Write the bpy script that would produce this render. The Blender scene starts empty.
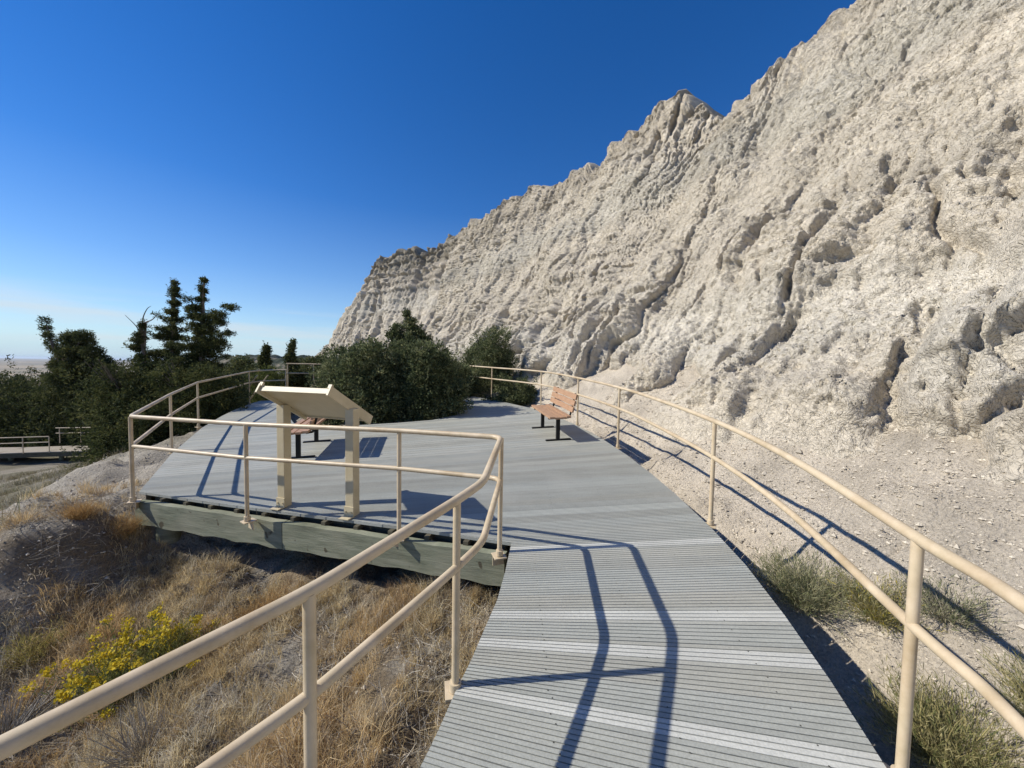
import bpy, bmesh, math, random
import numpy as np
from mathutils import Vector
random.seed(7)
RNG = np.random.default_rng(11)
scene = bpy.context.scene
COL = scene.collection
R_ = math.radians

# ------------------------------------------------------------------ noise
_P = np.random.default_rng(5).permutation(256)
_P = np.concatenate([_P, _P, _P])
_G = np.random.default_rng(6).normal(size=(256, 3)); _G /= np.linalg.norm(_G, axis=1)[:, None]
def perlin(p):
    p = np.asarray(p, float)
    i = np.floor(p).astype(np.int64); f = p - i; i &= 255
    u = f*f*f*(f*(f*6-15)+10)
    out = None
    res = []
    for dx in (0, 1):
        for dy in (0, 1):
            for dz in (0, 1):
                h = _P[_P[_P[(i[:, 0]+dx) & 255]+((i[:, 1]+dy) & 255)]+((i[:, 2]+dz) & 255)]
                g = _G[h]
                res.append(g[:, 0]*(f[:, 0]-dx)+g[:, 1]*(f[:, 1]-dy)+g[:, 2]*(f[:, 2]-dz))
    def L(a, b, t): return a+(b-a)*t
    x0 = L(L(res[0], res[1], u[:, 2]), L(res[2], res[3], u[:, 2]), u[:, 1])
    x1 = L(L(res[4], res[5], u[:, 2]), L(res[6], res[7], u[:, 2]), u[:, 1])
    return L(x0, x1, u[:, 0])*1.5
def fbm(p, o=4, lac=2.1, g=.5):
    p = np.asarray(p, float); s = 0; a = 1
    for k in range(o):
        s = s+a*perlin(p+k*17.3); p = p*lac; a *= g
    return s
def worley(p, seed=0):
    """distance to the nearest and second nearest feature point"""
    p = np.asarray(p, float); i = np.floor(p).astype(np.int64)
    d1 = np.full(len(p), 9.); d2 = np.full(len(p), 9.)
    for dx in (-1, 0, 1):
        for dy in (-1, 0, 1):
            for dz in (-1, 0, 1):
                c = i+np.array([dx, dy, dz])
                h = _P[_P[_P[(c[:, 0]+seed) & 255]+(c[:, 1] & 255)]+(c[:, 2] & 255)]
                q = c+.5+_G[h]*.5
                d = np.sqrt(((p-q)**2).sum(1))
                m = d < d1
                d2 = np.where(m, d1, np.minimum(d2, d)); d1 = np.where(m, d, d1)
    return d1, d2
def sstep(a, b, x):
    t = np.clip((x-a)/(b-a), 0, 1); return t*t*(3-2*t)

# ------------------------------------------------------------------ materials
def mat(name, rough=.6, spec=.4):
    m = bpy.data.materials.new(name); m.use_nodes = True
    nt = m.node_tree; b = nt.nodes['Principled BSDF']
    b.inputs['Roughness'].default_value = rough
    b.inputs['Specular IOR Level'].default_value = spec
    return m, nt, b
def node(nt, t, **k):
    n = nt.nodes.new(t)
    for a, v in k.items():
        if a in n.inputs.keys() if hasattr(n, 'inputs') else False: n.inputs[a].default_value = v
        else: setattr(n, a, v)
    return n
def mixc(nt, fac, a, b, mode='MIX'):
    n = nt.nodes.new('ShaderNodeMix'); n.data_type = 'RGBA'; n.blend_type = mode
    for i, v in ((0, fac), (6, a), (7, b)):
        if hasattr(v, 'links') or hasattr(v, 'is_linked'): nt.links.new(v, n.inputs[i])
        elif i == 0: n.inputs[0].default_value = v
        else: n.inputs[i].default_value = (*v, 1)
    return n.outputs[2]
def noise(nt, scale, detail=5, rough=.55, vec=None, stretch=None):
    n = nt.nodes.new('ShaderNodeTexNoise'); n.inputs['Scale'].default_value = scale
    n.inputs['Detail'].default_value = detail; n.inputs['Roughness'].default_value = rough
    if vec is None:
        tc = nt.nodes.new('ShaderNodeNewGeometry'); vec = tc.outputs['Position']
    if stretch:
        mp = nt.nodes.new('ShaderNodeMapping'); mp.inputs['Scale'].default_value = stretch
        nt.links.new(vec, mp.inputs['Vector']); vec = mp.outputs['Vector']
    nt.links.new(vec, n.inputs['Vector'])
    return n.outputs['Fac']
def ramp(nt, fac, stops):
    r = nt.nodes.new('ShaderNodeValToRGB'); e = r.color_ramp.elements
    while len(e) > 1: e.remove(e[-1])
    e[0].position = stops[0][0]; e[0].color = (*stops[0][1], 1)
    for p, c in stops[1:]:
        x = e.new(p); x.color = (*c, 1)
    nt.links.new(fac, r.inputs[0]); return r.outputs[0]
def bump(nt, b, h, strength=.5, dist=.02, prev=None):
    n = nt.nodes.new('ShaderNodeBump'); n.inputs['Strength'].default_value = strength
    n.inputs['Distance'].default_value = dist
    nt.links.new(h, n.inputs['Height'])
    if prev: nt.links.new(prev, n.inputs['Normal'])
    nt.links.new(n.outputs[0], b.inputs['Normal']); return n.outputs[0]
def attr(nt, name='Col'):
    a = nt.nodes.new('ShaderNodeAttribute'); a.attribute_name = name; return a.outputs['Color']
def G3(v): return (v, v, v)

M = {}
def build_materials():
    # ribbed composite decking: tint per board, dusty wear along the boards
    m, nt, b = mat('decking', .55, .35)
    w = ramp(nt, noise(nt, 3, 6, .6, stretch=(.6, 2.5, 1)), [(.3, G3(.90)), (.7, G3(1.08))])
    sp = ramp(nt, noise(nt, 90, 3, .6), [(.35, G3(.86)), (.65, G3(1.1))])
    c = mixc(nt, 1, attr(nt), w, 'MULTIPLY'); c = mixc(nt, .8, c, sp, 'MULTIPLY')
    dust = ramp(nt, noise(nt, 1.1, 6, .65), [(.52, G3(0)), (.75, G3(.5))])
    c = mixc(nt, dust, c, (.40, .39, .35))
    nt.links.new(c, b.inputs['Base Color'])
    bump(nt, b, noise(nt, 160, 3, .6, stretch=(.25, 1, 1)), .25, .004)
    M['deck'] = m
    # cream rail paint
    m, nt, b = mat('cream_paint', .42, .45)
    c = ramp(nt, noise(nt, 7, 6, .65), [(.3, (.50, .41, .27)), (.6, (.59, .48, .335)), (.8, (.635, .525, .38))])
    grime = ramp(nt, noise(nt, 2.4, 7, .7), [(.45, G3(1)), (.68, (.74, .68, .60))]); c = mixc(nt, 1, c, grime, 'MULTIPLY')
    chip = ramp(nt, noise(nt, 38, 6, .7), [(.66, G3(0)), (.74, G3(.7))])
    c = mixc(nt, chip, c, (.38, .28, .19))
    nt.links.new(c, b.inputs['Base Color']); bump(nt, b, noise(nt, 60, 4), .12, .003)
    M['rail'] = m
    m, nt, b = mat('sign_paint', .45, .4)
    c = ramp(nt, noise(nt, 6, 6, .65), [(.3, (.48, .405, .26)), (.7, (.56, .48, .325))])
    nt.links.new(c, b.inputs['Base Color']); bump(nt, b, noise(nt, 50, 4), .1, .003)
    M['sign'] = m
    m, nt, b = mat('sign_face', .3, .5)
    c = ramp(nt, noise(nt, 3, 5), [(.35, (.30, .34, .30)), (.6, (.55, .50, .38)), (.75, (.25, .33, .42))])
    nt.links.new(c, b.inputs['Base Color']); M['face'] = m
    # weathered pressure treated timber
    m, nt, b = mat('treated_timber', .8, .2)
    g1 = noise(nt, 2.2, 7, .65, stretch=(1, 1, 9))
    c = ramp(nt, g1, [(.28, (.10, .108, .075)), (.5, (.20, .212, .15)), (.72, (.29, .295, .22))])
    g2 = ramp(nt, noise(nt, 1.2, 5), [(.45, G3(0)), (.7, G3(.7))])
    c = mixc(nt, g2, c, (.30, .28, .21))
    kn = ramp(nt, noise(nt, 9, 2, .4), [(.68, G3(0)), (.74, G3(.85))])
    c = mixc(nt, kn, c, (.07, .055, .035))
    nt.links.new(c, b.inputs['Base Color']); bump(nt, b, noise(nt, 8, 6, .7, stretch=(1, 1, 9)), .5, .01)
    M['timber'] = m
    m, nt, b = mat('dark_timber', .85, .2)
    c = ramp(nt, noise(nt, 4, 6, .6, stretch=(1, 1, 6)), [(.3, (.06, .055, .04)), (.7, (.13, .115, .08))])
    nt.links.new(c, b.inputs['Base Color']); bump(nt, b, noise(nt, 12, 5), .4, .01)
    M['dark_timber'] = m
    # bench slats
    m, nt, b = mat('bench_slats', .5, .35)
    c = ramp(nt, noise(nt, 5, 6, .6, stretch=(6, 1, 6)), [(.3, (.33, .19, .11)), (.7, (.44, .275, .17))])
    nt.links.new(c, b.inputs['Base Color']); bump(nt, b, noise(nt, 20, 5, stretch=(6, 1, 6)), .2, .004)
    M['slat'] = m
    m, nt, b = mat('black_steel', .5, .2)
    c = ramp(nt, noise(nt, 15, 5), [(.3, G3(.006)), (.7, G3(.014))])
    nt.links.new(c, b.inputs['Base Color']); M['black'] = m
    m, nt, b = mat('galvanised_steel', .45, .5); b.inputs['Metallic'].default_value = .6
    c = ramp(nt, noise(nt, 20, 5), [(.3, G3(.30)), (.7, G3(.48))])
    nt.links.new(c, b.inputs['Base Color']); M['steel'] = m
    # badlands clay
    m, nt, b = mat('badlands_clay', .95, .1)
    big = noise(nt, .35, 6, .6)
    fine = noise(nt, 6, 7, .7)
    c = ramp(nt, big, [(.3, G3(.86)), (.5, G3(1.0)), (.7, G3(1.1))])
    c = mixc(nt, 1, attr(nt), c, 'MULTIPLY')
    c = mixc(nt, .7, c, ramp(nt, fine, [(.3, G3(.78)), (.55, G3(1.02)), (.75, G3(1.16))]), 'MULTIPLY')
    nt.links.new(c, b.inputs['Base Color'])
    tc = nt.nodes.new('ShaderNodeNewGeometry')
    nz = nt.nodes.new('ShaderNodeTexNoise'); nz.inputs['Scale'].default_value = 3; nz.inputs['Detail'].default_value = 3
    nt.links.new(tc.outputs['Position'], nz.inputs['Vector'])
    ad = nt.nodes.new('ShaderNodeVectorMath'); ad.operation = 'MULTIPLY_ADD'
    nt.links.new(nz.outputs['Color'], ad.inputs[0]); ad.inputs[1].default_value = (.4, .4, .4)
    nt.links.new(tc.outputs['Position'], ad.inputs[2])
    v1 = nt.nodes.new('ShaderNodeTexVoronoi'); v1.feature = 'DISTANCE_TO_EDGE'; v1.inputs['Scale'].default_value = 17
    nt.links.new(ad.outputs[0], v1.inputs['Vector'])
    r1 = ramp(nt, v1.outputs['Distance'], [(0, G3(0)), (.06, G3(.7)), (.3, G3(1))])
    v2 = nt.nodes.new('ShaderNodeTexVoronoi'); v2.inputs['Scale'].default_value = 28
    nt.links.new(ad.outputs[0], v2.inputs['Vector'])
    v3 = nt.nodes.new('ShaderNodeTexVoronoi'); v3.feature = 'DISTANCE_TO_EDGE'; v3.inputs['Scale'].default_value = 7; nt.links.new(ad.outputs[0], v3.inputs['Vector'])
    n3 = bump(nt, b, ramp(nt, v3.outputs['Distance'], [(0, G3(0)), (.05, G3(.7)), (.3, G3(1))]), .5, .06)
    n1 = bump(nt, b, r1, .65, .035, n3)
    n2 = bump(nt, b, v2.outputs['Distance'], -.5 if False else .5, .016, n1)
    bump(nt, b, noise(nt, 16, 9, .75), .5, .04, bump(nt, b, noise(nt, 5, 9, .75), .5, .10, n2))
    M['clay'] = m
    # ground
    m, nt, b = mat('ground_soil', .95, .1)
    c = mixc(nt, 1, attr(nt), ramp(nt, noise(nt, 1.3, 7, .65), [(.3, G3(.72)), (.5, G3(1)), (.72, G3(1.22))]), 'MULTIPLY')
    c = mixc(nt, .9, c, ramp(nt, noise(nt, 45, 5, .7), [(.3, G3(.66)), (.5, G3(1.0)), (.72, G3(1.32))]), 'MULTIPLY')
    nt.links.new(c, b.inputs['Base Color'])
    v1 = nt.nodes.new('ShaderNodeTexVoronoi'); v1.inputs['Scale'].default_value = 34
    tc = nt.nodes.new('ShaderNodeNewGeometry'); nt.links.new(tc.outputs['Position'], v1.inputs['Vector'])
    v0 = nt.nodes.new('ShaderNodeTexVoronoi'); v0.feature = 'DISTANCE_TO_EDGE'; v0.inputs['Scale'].default_value = 13; nt.links.new(tc.outputs['Position'], v0.inputs['Vector'])
    n0 = bump(nt, b, ramp(nt, v0.outputs['Distance'], [(0, G3(0)), (.15, G3(.8)), (.4, G3(1))]), .22, .02)
    n1 = bump(nt, b, v1.outputs['Distance'], .7, .02, n0)
    bump(nt, b, noise(nt, 22, 8, .75), 1, .04, n1)
    M['soil'] = m
    def leaf(name, rough=.6, tr=.0, spec=.3):
        m, nt, b = mat(name, rough, spec)
        nt.links.new(attr(nt), b.inputs['Base Color'])
        if tr:
            t = nt.nodes.new('ShaderNodeBsdfTranslucent'); nt.links.new(attr(nt), t.inputs['Color'])
            ms = nt.nodes.new('ShaderNodeMixShader'); ms.inputs[0].default_value = tr
            nt.links.new(b.outputs[0], ms.inputs[1]); nt.links.new(t.outputs[0], ms.inputs[2])
            nt.links.new(ms.outputs[0], nt.nodes['Material Output'].inputs[0])
        return m
    M['leaf'] = leaf('juniper_foliage', .85, .28, .12)
    M['blade'] = leaf('dry_grass', .7, .35, .2)
    M['twig'] = leaf('dead_twig', .8, 0, .15)
    M['stone'] = leaf('gravel', .9, 0, .15)
    m, nt, b = mat('bark', .9, .15)
    c = ramp(nt, noise(nt, 9, 6, .65, stretch=(2, 2, .4)), [(.3, (.09, .07, .055)), (.7, (.24, .20, .165))])
    nt.links.new(c, b.inputs['Base Color']); bump(nt, b, noise(nt, 25, 5, stretch=(2, 2, .3)), .6, .02)
    M['bark'] = m
    m, nt, b = mat('far_hills', .95, .1)
    c = ramp(nt, noise(nt, .06, 8, .7), [(.40, (.035, .045, .03)), (.52, (.07, .075, .05)), (.60, (.24, .20, .15)), (.72, (.36, .31, .26))])
    nt.links.new(c, b.inputs['Base Color']); M['hills'] = m
build_materials()

# ------------------------------------------------------------------ object helpers
def props(o, label=None, cat=None, group=None, kind=None):
    if label: o['label'] = label
    if cat: o['category'] = cat
    if group: o['group'] = group
    if kind: o['kind'] = kind
    return o
def thing(name, label, cat, loc, group=None):
    o = bpy.data.objects.new(name, None); COL.objects.link(o); o.location = loc
    o.empty_display_size = .2
    return props(o, label, cat, group)
def wloc(o):
    v = Vector((0, 0, 0))
    while o is not None: v = v+o.location; o = o.parent
    return np.array(v)
def np_mesh(name, V, F, m, parent=None, col=None, smooth=False, origin=None):
    """V (n,3) world coords; F: array (m,k) or list of such arrays"""
    V = np.asarray(V, np.float32)
    off = wloc(parent) if parent is not None else (np.array(origin) if origin is not None else np.zeros(3))
    Fs = F if isinstance(F, list) else [F]
    Fs = [np.asarray(f, np.int32) for f in Fs if len(f)]
    me = bpy.data.meshes.new(name)
    me.vertices.add(len(V)); me.vertices.foreach_set('co', (V-off).astype(np.float32).ravel())
    idx = np.concatenate([f.ravel() for f in Fs]); tot = np.concatenate([np.full(len(f), f.shape[1], np.int32) for f in Fs])
    st = np.concatenate([[0], np.cumsum(tot)[:-1]]).astype(np.int32)
    me.loops.add(len(idx)); me.loops.foreach_set('vertex_index', idx)
    me.polygons.add(len(tot)); me.polygons.foreach_set('loop_start', st)
    me.polygons.foreach_set('use_smooth', np.full(len(tot), bool(smooth)))
    me.update(calc_edges=True); me.validate()
    if col is not None:
        a = me.color_attributes.new('Col', 'FLOAT_COLOR', 'POINT')
        c = np.ones((len(V), 4), np.float32); c[:, :3] = col; a.data.foreach_set('color', c.ravel())
    me.materials.append(m)
    o = bpy.data.objects.new(name, me); COL.objects.link(o)
    if parent is not None: o.parent = parent
    elif origin is not None: o.location = origin
    return o
class MB:
    def __init__(s): s.v = []; s.f = {}; s.n = 0; s.c = []
    def add(s, V, F, c=None):
        V = np.asarray(V, float)
        for f in F: s.f.setdefault(len(f), []).append([i+s.n for i in f])
        s.v.append(V); s.n += len(V)
        s.c.append(np.tile(c if c is not None else (1, 1, 1), (len(V), 1)))
    def box(s, o, ax, ay, az, bev=0):
        """box from corner-centre o with half-extent vectors"""
        o, ax, ay, az = [np.array(q, float) for q in (o, ax, ay, az)]
        if bev <= 0:
            V = [o+i*ax+j*ay+k*az for k in (-1, 1) for j in (-1, 1) for i in (-1, 1)]
            s.add(V, [(0, 2, 3, 1), (4, 5, 7, 6), (0, 1, 5, 4), (1, 3, 7, 5), (3, 2, 6, 7), (2, 0, 4, 6)]); return
        bm = bmesh.new(); vs = [bm.verts.new(o+i*ax+j*ay+k*az) for k in (-1, 1) for j in (-1, 1) for i in (-1, 1)]
        for q in [(0, 2, 3, 1), (4, 5, 7, 6), (0, 1, 5, 4), (1, 3, 7, 5), (3, 2, 6, 7), (2, 0, 4, 6)]: bm.faces.new([vs[i] for i in q])
        bmesh.ops.bevel(bm, geom=bm.edges[:], offset=bev, segments=2, affect='EDGES', profile=.6)
        bm.verts.index_update()
        s.add([tuple(v.co) for v in bm.verts], [[v.index for v in f.verts] for f in bm.faces]); bm.free()
    def tube(s, P, r, seg=12, cap=True, c=None):
        P = np.asarray(P, float); n = len(P)
        r = np.full(n, r) if np.isscalar(r) else np.asarray(r, float)
        T = np.gradient(P, axis=0); T /= np.linalg.norm(T, axis=1)[:, None]+1e-9
        up = np.array([0, 0, 1.]) if abs(T[0][2]) < .9 else np.array([0, 1., 0])
        N = np.cross(T[0], up); N /= np.linalg.norm(N); V = []
        a = np.arange(seg)*2*math.pi/seg
        for i in range(n):
            N = N-T[i]*N.dot(T[i]); N /= np.linalg.norm(N)+1e-9; B = np.cross(T[i], N)
            V += list(P[i]+r[i]*(np.cos(a)[:, None]*N+np.sin(a)[:, None]*B))
        F = [(i*seg+j, i*seg+(j+1) % seg, (i+1)*seg+(j+1) % seg, (i+1)*seg+j) for i in range(n-1) for j in range(seg)]
        if cap: F += [tuple(range(seg))[::-1], tuple(range((n-1)*seg, n*seg))]
        s.add(V, F, c)
    def build(s, name, m, parent=None, smooth=False, col=False, origin=None):
        V = np.concatenate(s.v)
        o = np_mesh(name, V, [np.array(f) for f in s.f.values()], m, parent, np.concatenate(s.c) if col else None, False, origin)
        if smooth:
            o.data.polygons.foreach_set('use_smooth', np.ones(len(o.data.polygons), bool))
            try: o.data.set_sharp_from_angle(angle=R_(50))
            except Exception: pass
        return o
def catmull(P, n=10):
    P = np.asarray(P, float); Q = np.vstack([2*P[0]-P[1], P, 2*P[-1]-P[-2]]); out = []
    for i in range(1, len(Q)-2):
        for t in np.arange(n)/n:
            a, b, c, d = Q[i-1], Q[i], Q[i+1], Q[i+2]
            out.append(.5*((2*b)+(-a+c)*t+(2*a-5*b+4*c-d)*t*t+(-a+3*b-3*c+d)*t**3))
    out.append(P[-1]); return np.array(out)
def fillet(P, r, n=6):
    P = [np.array(p, float) for p in P]; out = [P[0]]
    for i in range(1, len(P)-1):
        a, b, c = P[i-1], P[i], P[i+1]
        d1 = (a-b)/np.linalg.norm(a-b); d2 = (c-b)/np.linalg.norm(c-b)
        k = min(r, .45*np.linalg.norm(a-b), .45*np.linalg.norm(c-b))
        p, q = b+d1*k, b+d2*k
        for t in np.linspace(0, 1, n): out.append((1-t)**2*p+2*t*(1-t)*b+t*t*q)
    out.append(P[-1]); return np.array(out)

# ------------------------------------------------------------------ layout
EYE = 1.845
def deck_z(x, y): return .0346*x+.0624*y
DECK = [(.45, -1.0), (1.2, .4), (1.5, 1.08), (1.63, 1.53), (1.74, 1.95), (1.84, 2.43), (1.93, 3.0), (1.97, 3.6), (1.975, 4.4), (1.94, 5.2),
        (1.86, 6.05), (1.75, 6.8), (1.62, 7.5), (1.40, 8.35), (1.0, 9.5), (.5, 10.5), (-.1, 11.4), (-.72, 12.2), (-1.45, 13.1), (-2.5, 14.4),
        (-3.5, 13.6), (-2.5, 12.4), (-1.85, 11.4), (-1.5, 10.3), (-1.40, 9.65), (-1.9, 9.05), (-2.7, 8.78), (-3.6, 8.6), (-4.4, 8.5),
        (-5.2, 8.95), (-6.1, 10.2), (-6.9, 11.6), (-7.4, 12.9), (-8.55, 12.75), (-8.5, 12.35), (-8.2, 11.17), (-7.78, 10.06), (-7.12, 8.6), (-5.93, 6.51),
        (-4.80, 4.80), (-3.55, 4.42), (-2.67, 4.17), (-1.78, 3.93), (-.79, 3.65), (.02, 3.40),
        (-.03, 2.96), (-.08, 2.63), (-.15, 2.36), (-.21, 2.12), (-.27, 1.93), (-.33, 1.7), (-.38, 1.54), (-.58, 1.15), (-1.05, .5), (-2.0, -.6)]
DP = np.array(DECK)
def in_poly(x, y, P=DP):
    x = np.asarray(x); y = np.asarray(y); c = np.zeros(x.shape, bool); j = len(P)-1
    for i in range(len(P)):
        xi, yi = P[i]; xj, yj = P[j]
        m = ((yi > y) != (yj > y)) & (x < (xj-xi)*(y-yi)/(yj-yi+1e-12)+xi); c ^= m; j = i
    return c
def poly_dist(x, y, P=DP):
    d = np.full(np.shape(x), 1e9)
    for i in range(len(P)):
        a = P[i]; b = P[(i+1) % len(P)]; e = b-a
        t = np.clip(((x-a[0])*e[0]+(y-a[1])*e[1])/(e@e), 0, 1)
        d = np.minimum(d, np.hypot(x-a[0]-t*e[0], y-a[1]-t*e[1]))
    return d

# ------------------------------------------------------------------ ground
CP = np.array([
 # right gully and apron
 (1.2, .2, -.55), (2.2, .6, -.62), (1.6, 1.6, -.75), (2.3, 1.9, -.80), (2.0, 3.0, -.75), (2.6, 2.9, -.55), (3.1, 3.0, -.12), (2.2, 4.2, -.52), (2.8, 4.2, -.15),
 (3.4, 1.6, .05), (3.3, .2, .0), (2.9, 2.2, -.42), (3.6, 3.2, .36), (4.0, 3.2, .66), (3.5, 4.4, .33), (4.55, 3.3, 1.0), (4.4, 4.4, 1.0), (4.9, 1.6, 1.0), (5.2, -2, .9), (3.5, -2, -.1),
 (2.0, 5.6, -.22), (2.6, 5.8, -.06), (3.3, 5.8, .38), (4.1, 5.7, 1.0), (1.8, 7.2, -.10), (2.4, 7.4, .05), (3.0, 7.4, .4), (3.6, 7.5, .95),
 (1.6, 8.6, .08), (2.1, 9.0, .35), (2.8, 9.2, .95), (1.0, 10.2, .35), (1.6, 10.8, .75), (1.9, 11, 1.1), (.2, 12, .5), (.8, 13, 1.1), (-.9, 13.4, .62), (-.4, 15, 1.2),
 (-2.5, 15.5, .6), (-2, 19, 1.5), (-4, 22, 1.5), (-7, 28, 1.3), (-6, 18, .5),
 # under the deck
 (.6, 1, -.5), (.6, 2.5, -.45), (.8, 4.5, -.35), (.5, 7, -.15), (-1, 6, -.3), (-3, 6.5, -.25), (-.5, 9.5, .1), (-5, 7.5, -.1),
 # bush island
 (-3, 9.5, .34), (-2.3, 10.5, .4), (-4.2, 10.2, .3), (-5, 12, .25), (-3.5, 13, .4), (-6, 14.5, .1),
 # near left slope
 (-.45, 2.5, -.34), (-.6, 1.9, -.40), (-.35, 3.1, -.38), (-1.0, 1.2, -.55), (-1.2, 2.3, -.55), (-1.8, 3.2, -.60), (-2.6, 3.3, -.78), (-3.1, 2.6, -.98), (-2.2, 1.6, -.9),
 (-3.6, 2.2, -1.15), (-3.9, 3.1, -.95), (-3.4, 3.9, -.72), (-4.2, 4.4, -.55), (-2, 4.4, -.5), (-.6, 4, -.42), (-4.7, 1.6, -1.3), (-2.5, .3, -1.1), (-1.5, -.8, -.8), (-4, -1, -1.5),
 # mound
 (-5.0, 3.85, -.08), (-4.85, 4.15, -.10), (-5.35, 3.45, -.22), (-4.52, 3.75, -.62), (-4.9, 3.1, -.80), (-5.7, 3.6, -.40), (-4.42, 4.1, -.52), (-5.5, 4.5, -.14), (-4.4, 3.3, -.84),
 # gravel crest on the left
 (-5.3, 5.2, -.14), (-6.0, 5.2, -.16), (-6.8, 5.0, -.27), (-6.6, 6.6, -.16), (-7.6, 6.2, -.34), (-8.4, 7.4, -.40), (-9.4, 8.8, -.46), (-7.9, 8.6, -.22), (-8.6, 10.5, -.2), (-9.2, 12.5, -.15),
 (-8.6, 6.2, -1.1), (-10.3, 8.2, -1.4), (-7.6, 4.2, -1.0), (-6.6, 3.3, -1.1), (-10.8, 10.6, -1.0), (-11.5, 13, -1.0),
 (-9, 15, -.2), (-12, 6, -2.2), (-9, 3, -2.0), (-14, 9, -2.6), (-15, 13, -2.2), (-18, 13, -3.1), (-20, 8, -3.6), (-25, 17, -4.1), (-14, 1, -3.3), (-8, -3, -2.6),
 (-28, 24, -4.9), (-34, 25, -5.0), (-22, 25, -4.0), (-34, 32, -5.2), (-24, 31, -4.2), (-16, 22, -1.8), (-12, 25, -.8), (-42, 22, -6), (-35, 10, -6), (-30, -5, -7),
 (-10, 34, .6), (-14, 40, .6), (-19, 48, .4), (-27, 55, 0), (-36, 64, -.6), (-20, 38, -1.5), (-30, 45, -3.2), (-45, 50, -6), (-40, 72, -1.5), (-60, 70, -6), (-55, 30, -8),
 (12, 0, 6), (14, 12, 8), (8, 30, 8), (0, 45, 8), (10, -10, 6), (0, -10, -2),
], float)
def _rbf():
    D = np.sqrt(((CP[:, None, :2]-CP[None, :, :2])**2).sum(-1)+.05)
    n = len(CP); A = np.zeros((n+1, n+1)); A[:n, :n] = D-1e-3*np.eye(n); A[:n, n] = 1; A[n, :n] = 1
    return np.linalg.solve(A, np.append(CP[:, 2], 0))
_W = _rbf()
def ground_smooth(x, y):
    x = np.ravel(x).astype(float); y = np.ravel(y).astype(float); out = np.empty(len(x))
    for i in range(0, len(x), 60000):
        xs, ys = x[i:i+60000], y[i:i+60000]
        D = np.sqrt((xs[:, None]-CP[:, 0])**2+(ys[:, None]-CP[:, 1])**2+.05)
        out[i:i+60000] = D@_W[:-1]+_W[-1]
    r = np.hypot(x+5, y-15)
    far = -44+6*fbm(np.c_[x/900, y/900, 0*x], 3)
    mid = -8-(r-60)*.16
    z = np.where(r < 400, out, 0)
    z = z*(1-sstep(42, 75, r))+np.maximum(mid, -44)*sstep(42, 75, r)
    t = sstep(180, 420, r); return z*(1-t)+far*t
def ground_z(x, y):
    x = np.ravel(x).astype(float); y = np.ravel(y).astype(float)
    z = ground_smooth(x, y); r = np.hypot(x, y)
    a = np.c_[x, y, 0*x]
    near = 1-sstep(15, 60, r)
    left = 1-sstep(-.8, .6, x)
    d1, d2 = worley(np.c_[x*3.6, y*3.6, 0*x], 4)
    z = z+near*((.11*left+.05)*fbm(a*1.15, 3)+(.05*left+.045)*np.abs(fbm(a*3.7+9, 4))+(1-left)*(.09*np.minimum((d2-d1)*2, .6)*sstep(-.3, .3, fbm(a*.9+60, 2))+.10*np.abs(fbm(a*1.7+90, 5))))
    fl = sstep(25, 70, r)*(1-sstep(150, 400, r)); z = z+fl*1.6*fbm(a*.07, 3)
    # keep the soil below the boards
    ins = in_poly(x, y) | (poly_dist(x, y) < .25)
    z = np.where(ins & (r < 20), np.minimum(z, deck_z(x, y)-.24), z)
    return z
def ground_color(x, y, z):
    n = len(x); a = np.c_[x, y, 0*x]; r = np.hypot(x, y)
    clay = np.array([.42, .36, .28]); gravel = np.array([.53, .465, .375]); brown = np.array([.235, .185, .125]); grey = np.array([.31, .28, .235])
    c = np.tile(gravel, (n, 1))
    left = (1-sstep(-.5, .8, x))[:, None]
    k1 = sstep(-.1, .35, fbm(a*.8+3, 4))[:, None]; k2 = sstep(.05, .4, fbm(a*1.9+31, 4))[:, None]
    soil = brown*(1-k1)+clay*k1; soil = soil*(1-k2)+grey*k2
    crest = (sstep(4.3, 5.2, y)*sstep(-10.5, -9, x)*(1-sstep(-3, -2, x)) * (z > -.62))[:, None]
    c = c*(1-left)+soil*left; c = c*(1-crest*left)+np.array([.40, .36, .30])*crest*left
    fo = sstep(9, 16, r)[:, None]*left
    sc = np.array([.17, .155, .11]); s2 = sstep(0, .4, fbm(a*.25, 4))[:, None]
    c = c*(1-fo)+(sc*(1-s2)+np.array([.27, .24, .19])*s2)*fo
    pl = sstep(120, 400, r)[:, None]; b = sstep(-.15, .2, fbm(np.c_[x/420, y/160, 0*x], 4))[:, None]
    c = c*(1-pl)+(np.array([.34, .27, .18])*(1-b)+np.array([.20, .175, .12])*b)*pl
    return c
def make_ground():
    N = 1000
    t = np.linspace(-1, 1, N)
    gx = -1.6+2.2*np.sinh(t*9.6); gy = 3.2+2.2*np.sinh(t*9.6)
    X, Y = np.meshgrid(gx, gy); x = X.ravel(); y = Y.ravel()
    z = ground_z(x, y)
    idx = np.arange(N*N).reshape(N, N)
    F = np.stack([idx[:-1, :-1], idx[:-1, 1:], idx[1:, 1:], idx[1:, :-1]], -1).reshape(-1, 4)
    o = np_mesh('ground', np.c_[x, y, z], F, M['soil'], None, ground_color(x, y, z), True)
    props(o, 'dry pale clay ground with gravel under the boardwalk, falling away to the plain', None, None, 'structure')
make_ground()

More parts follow.
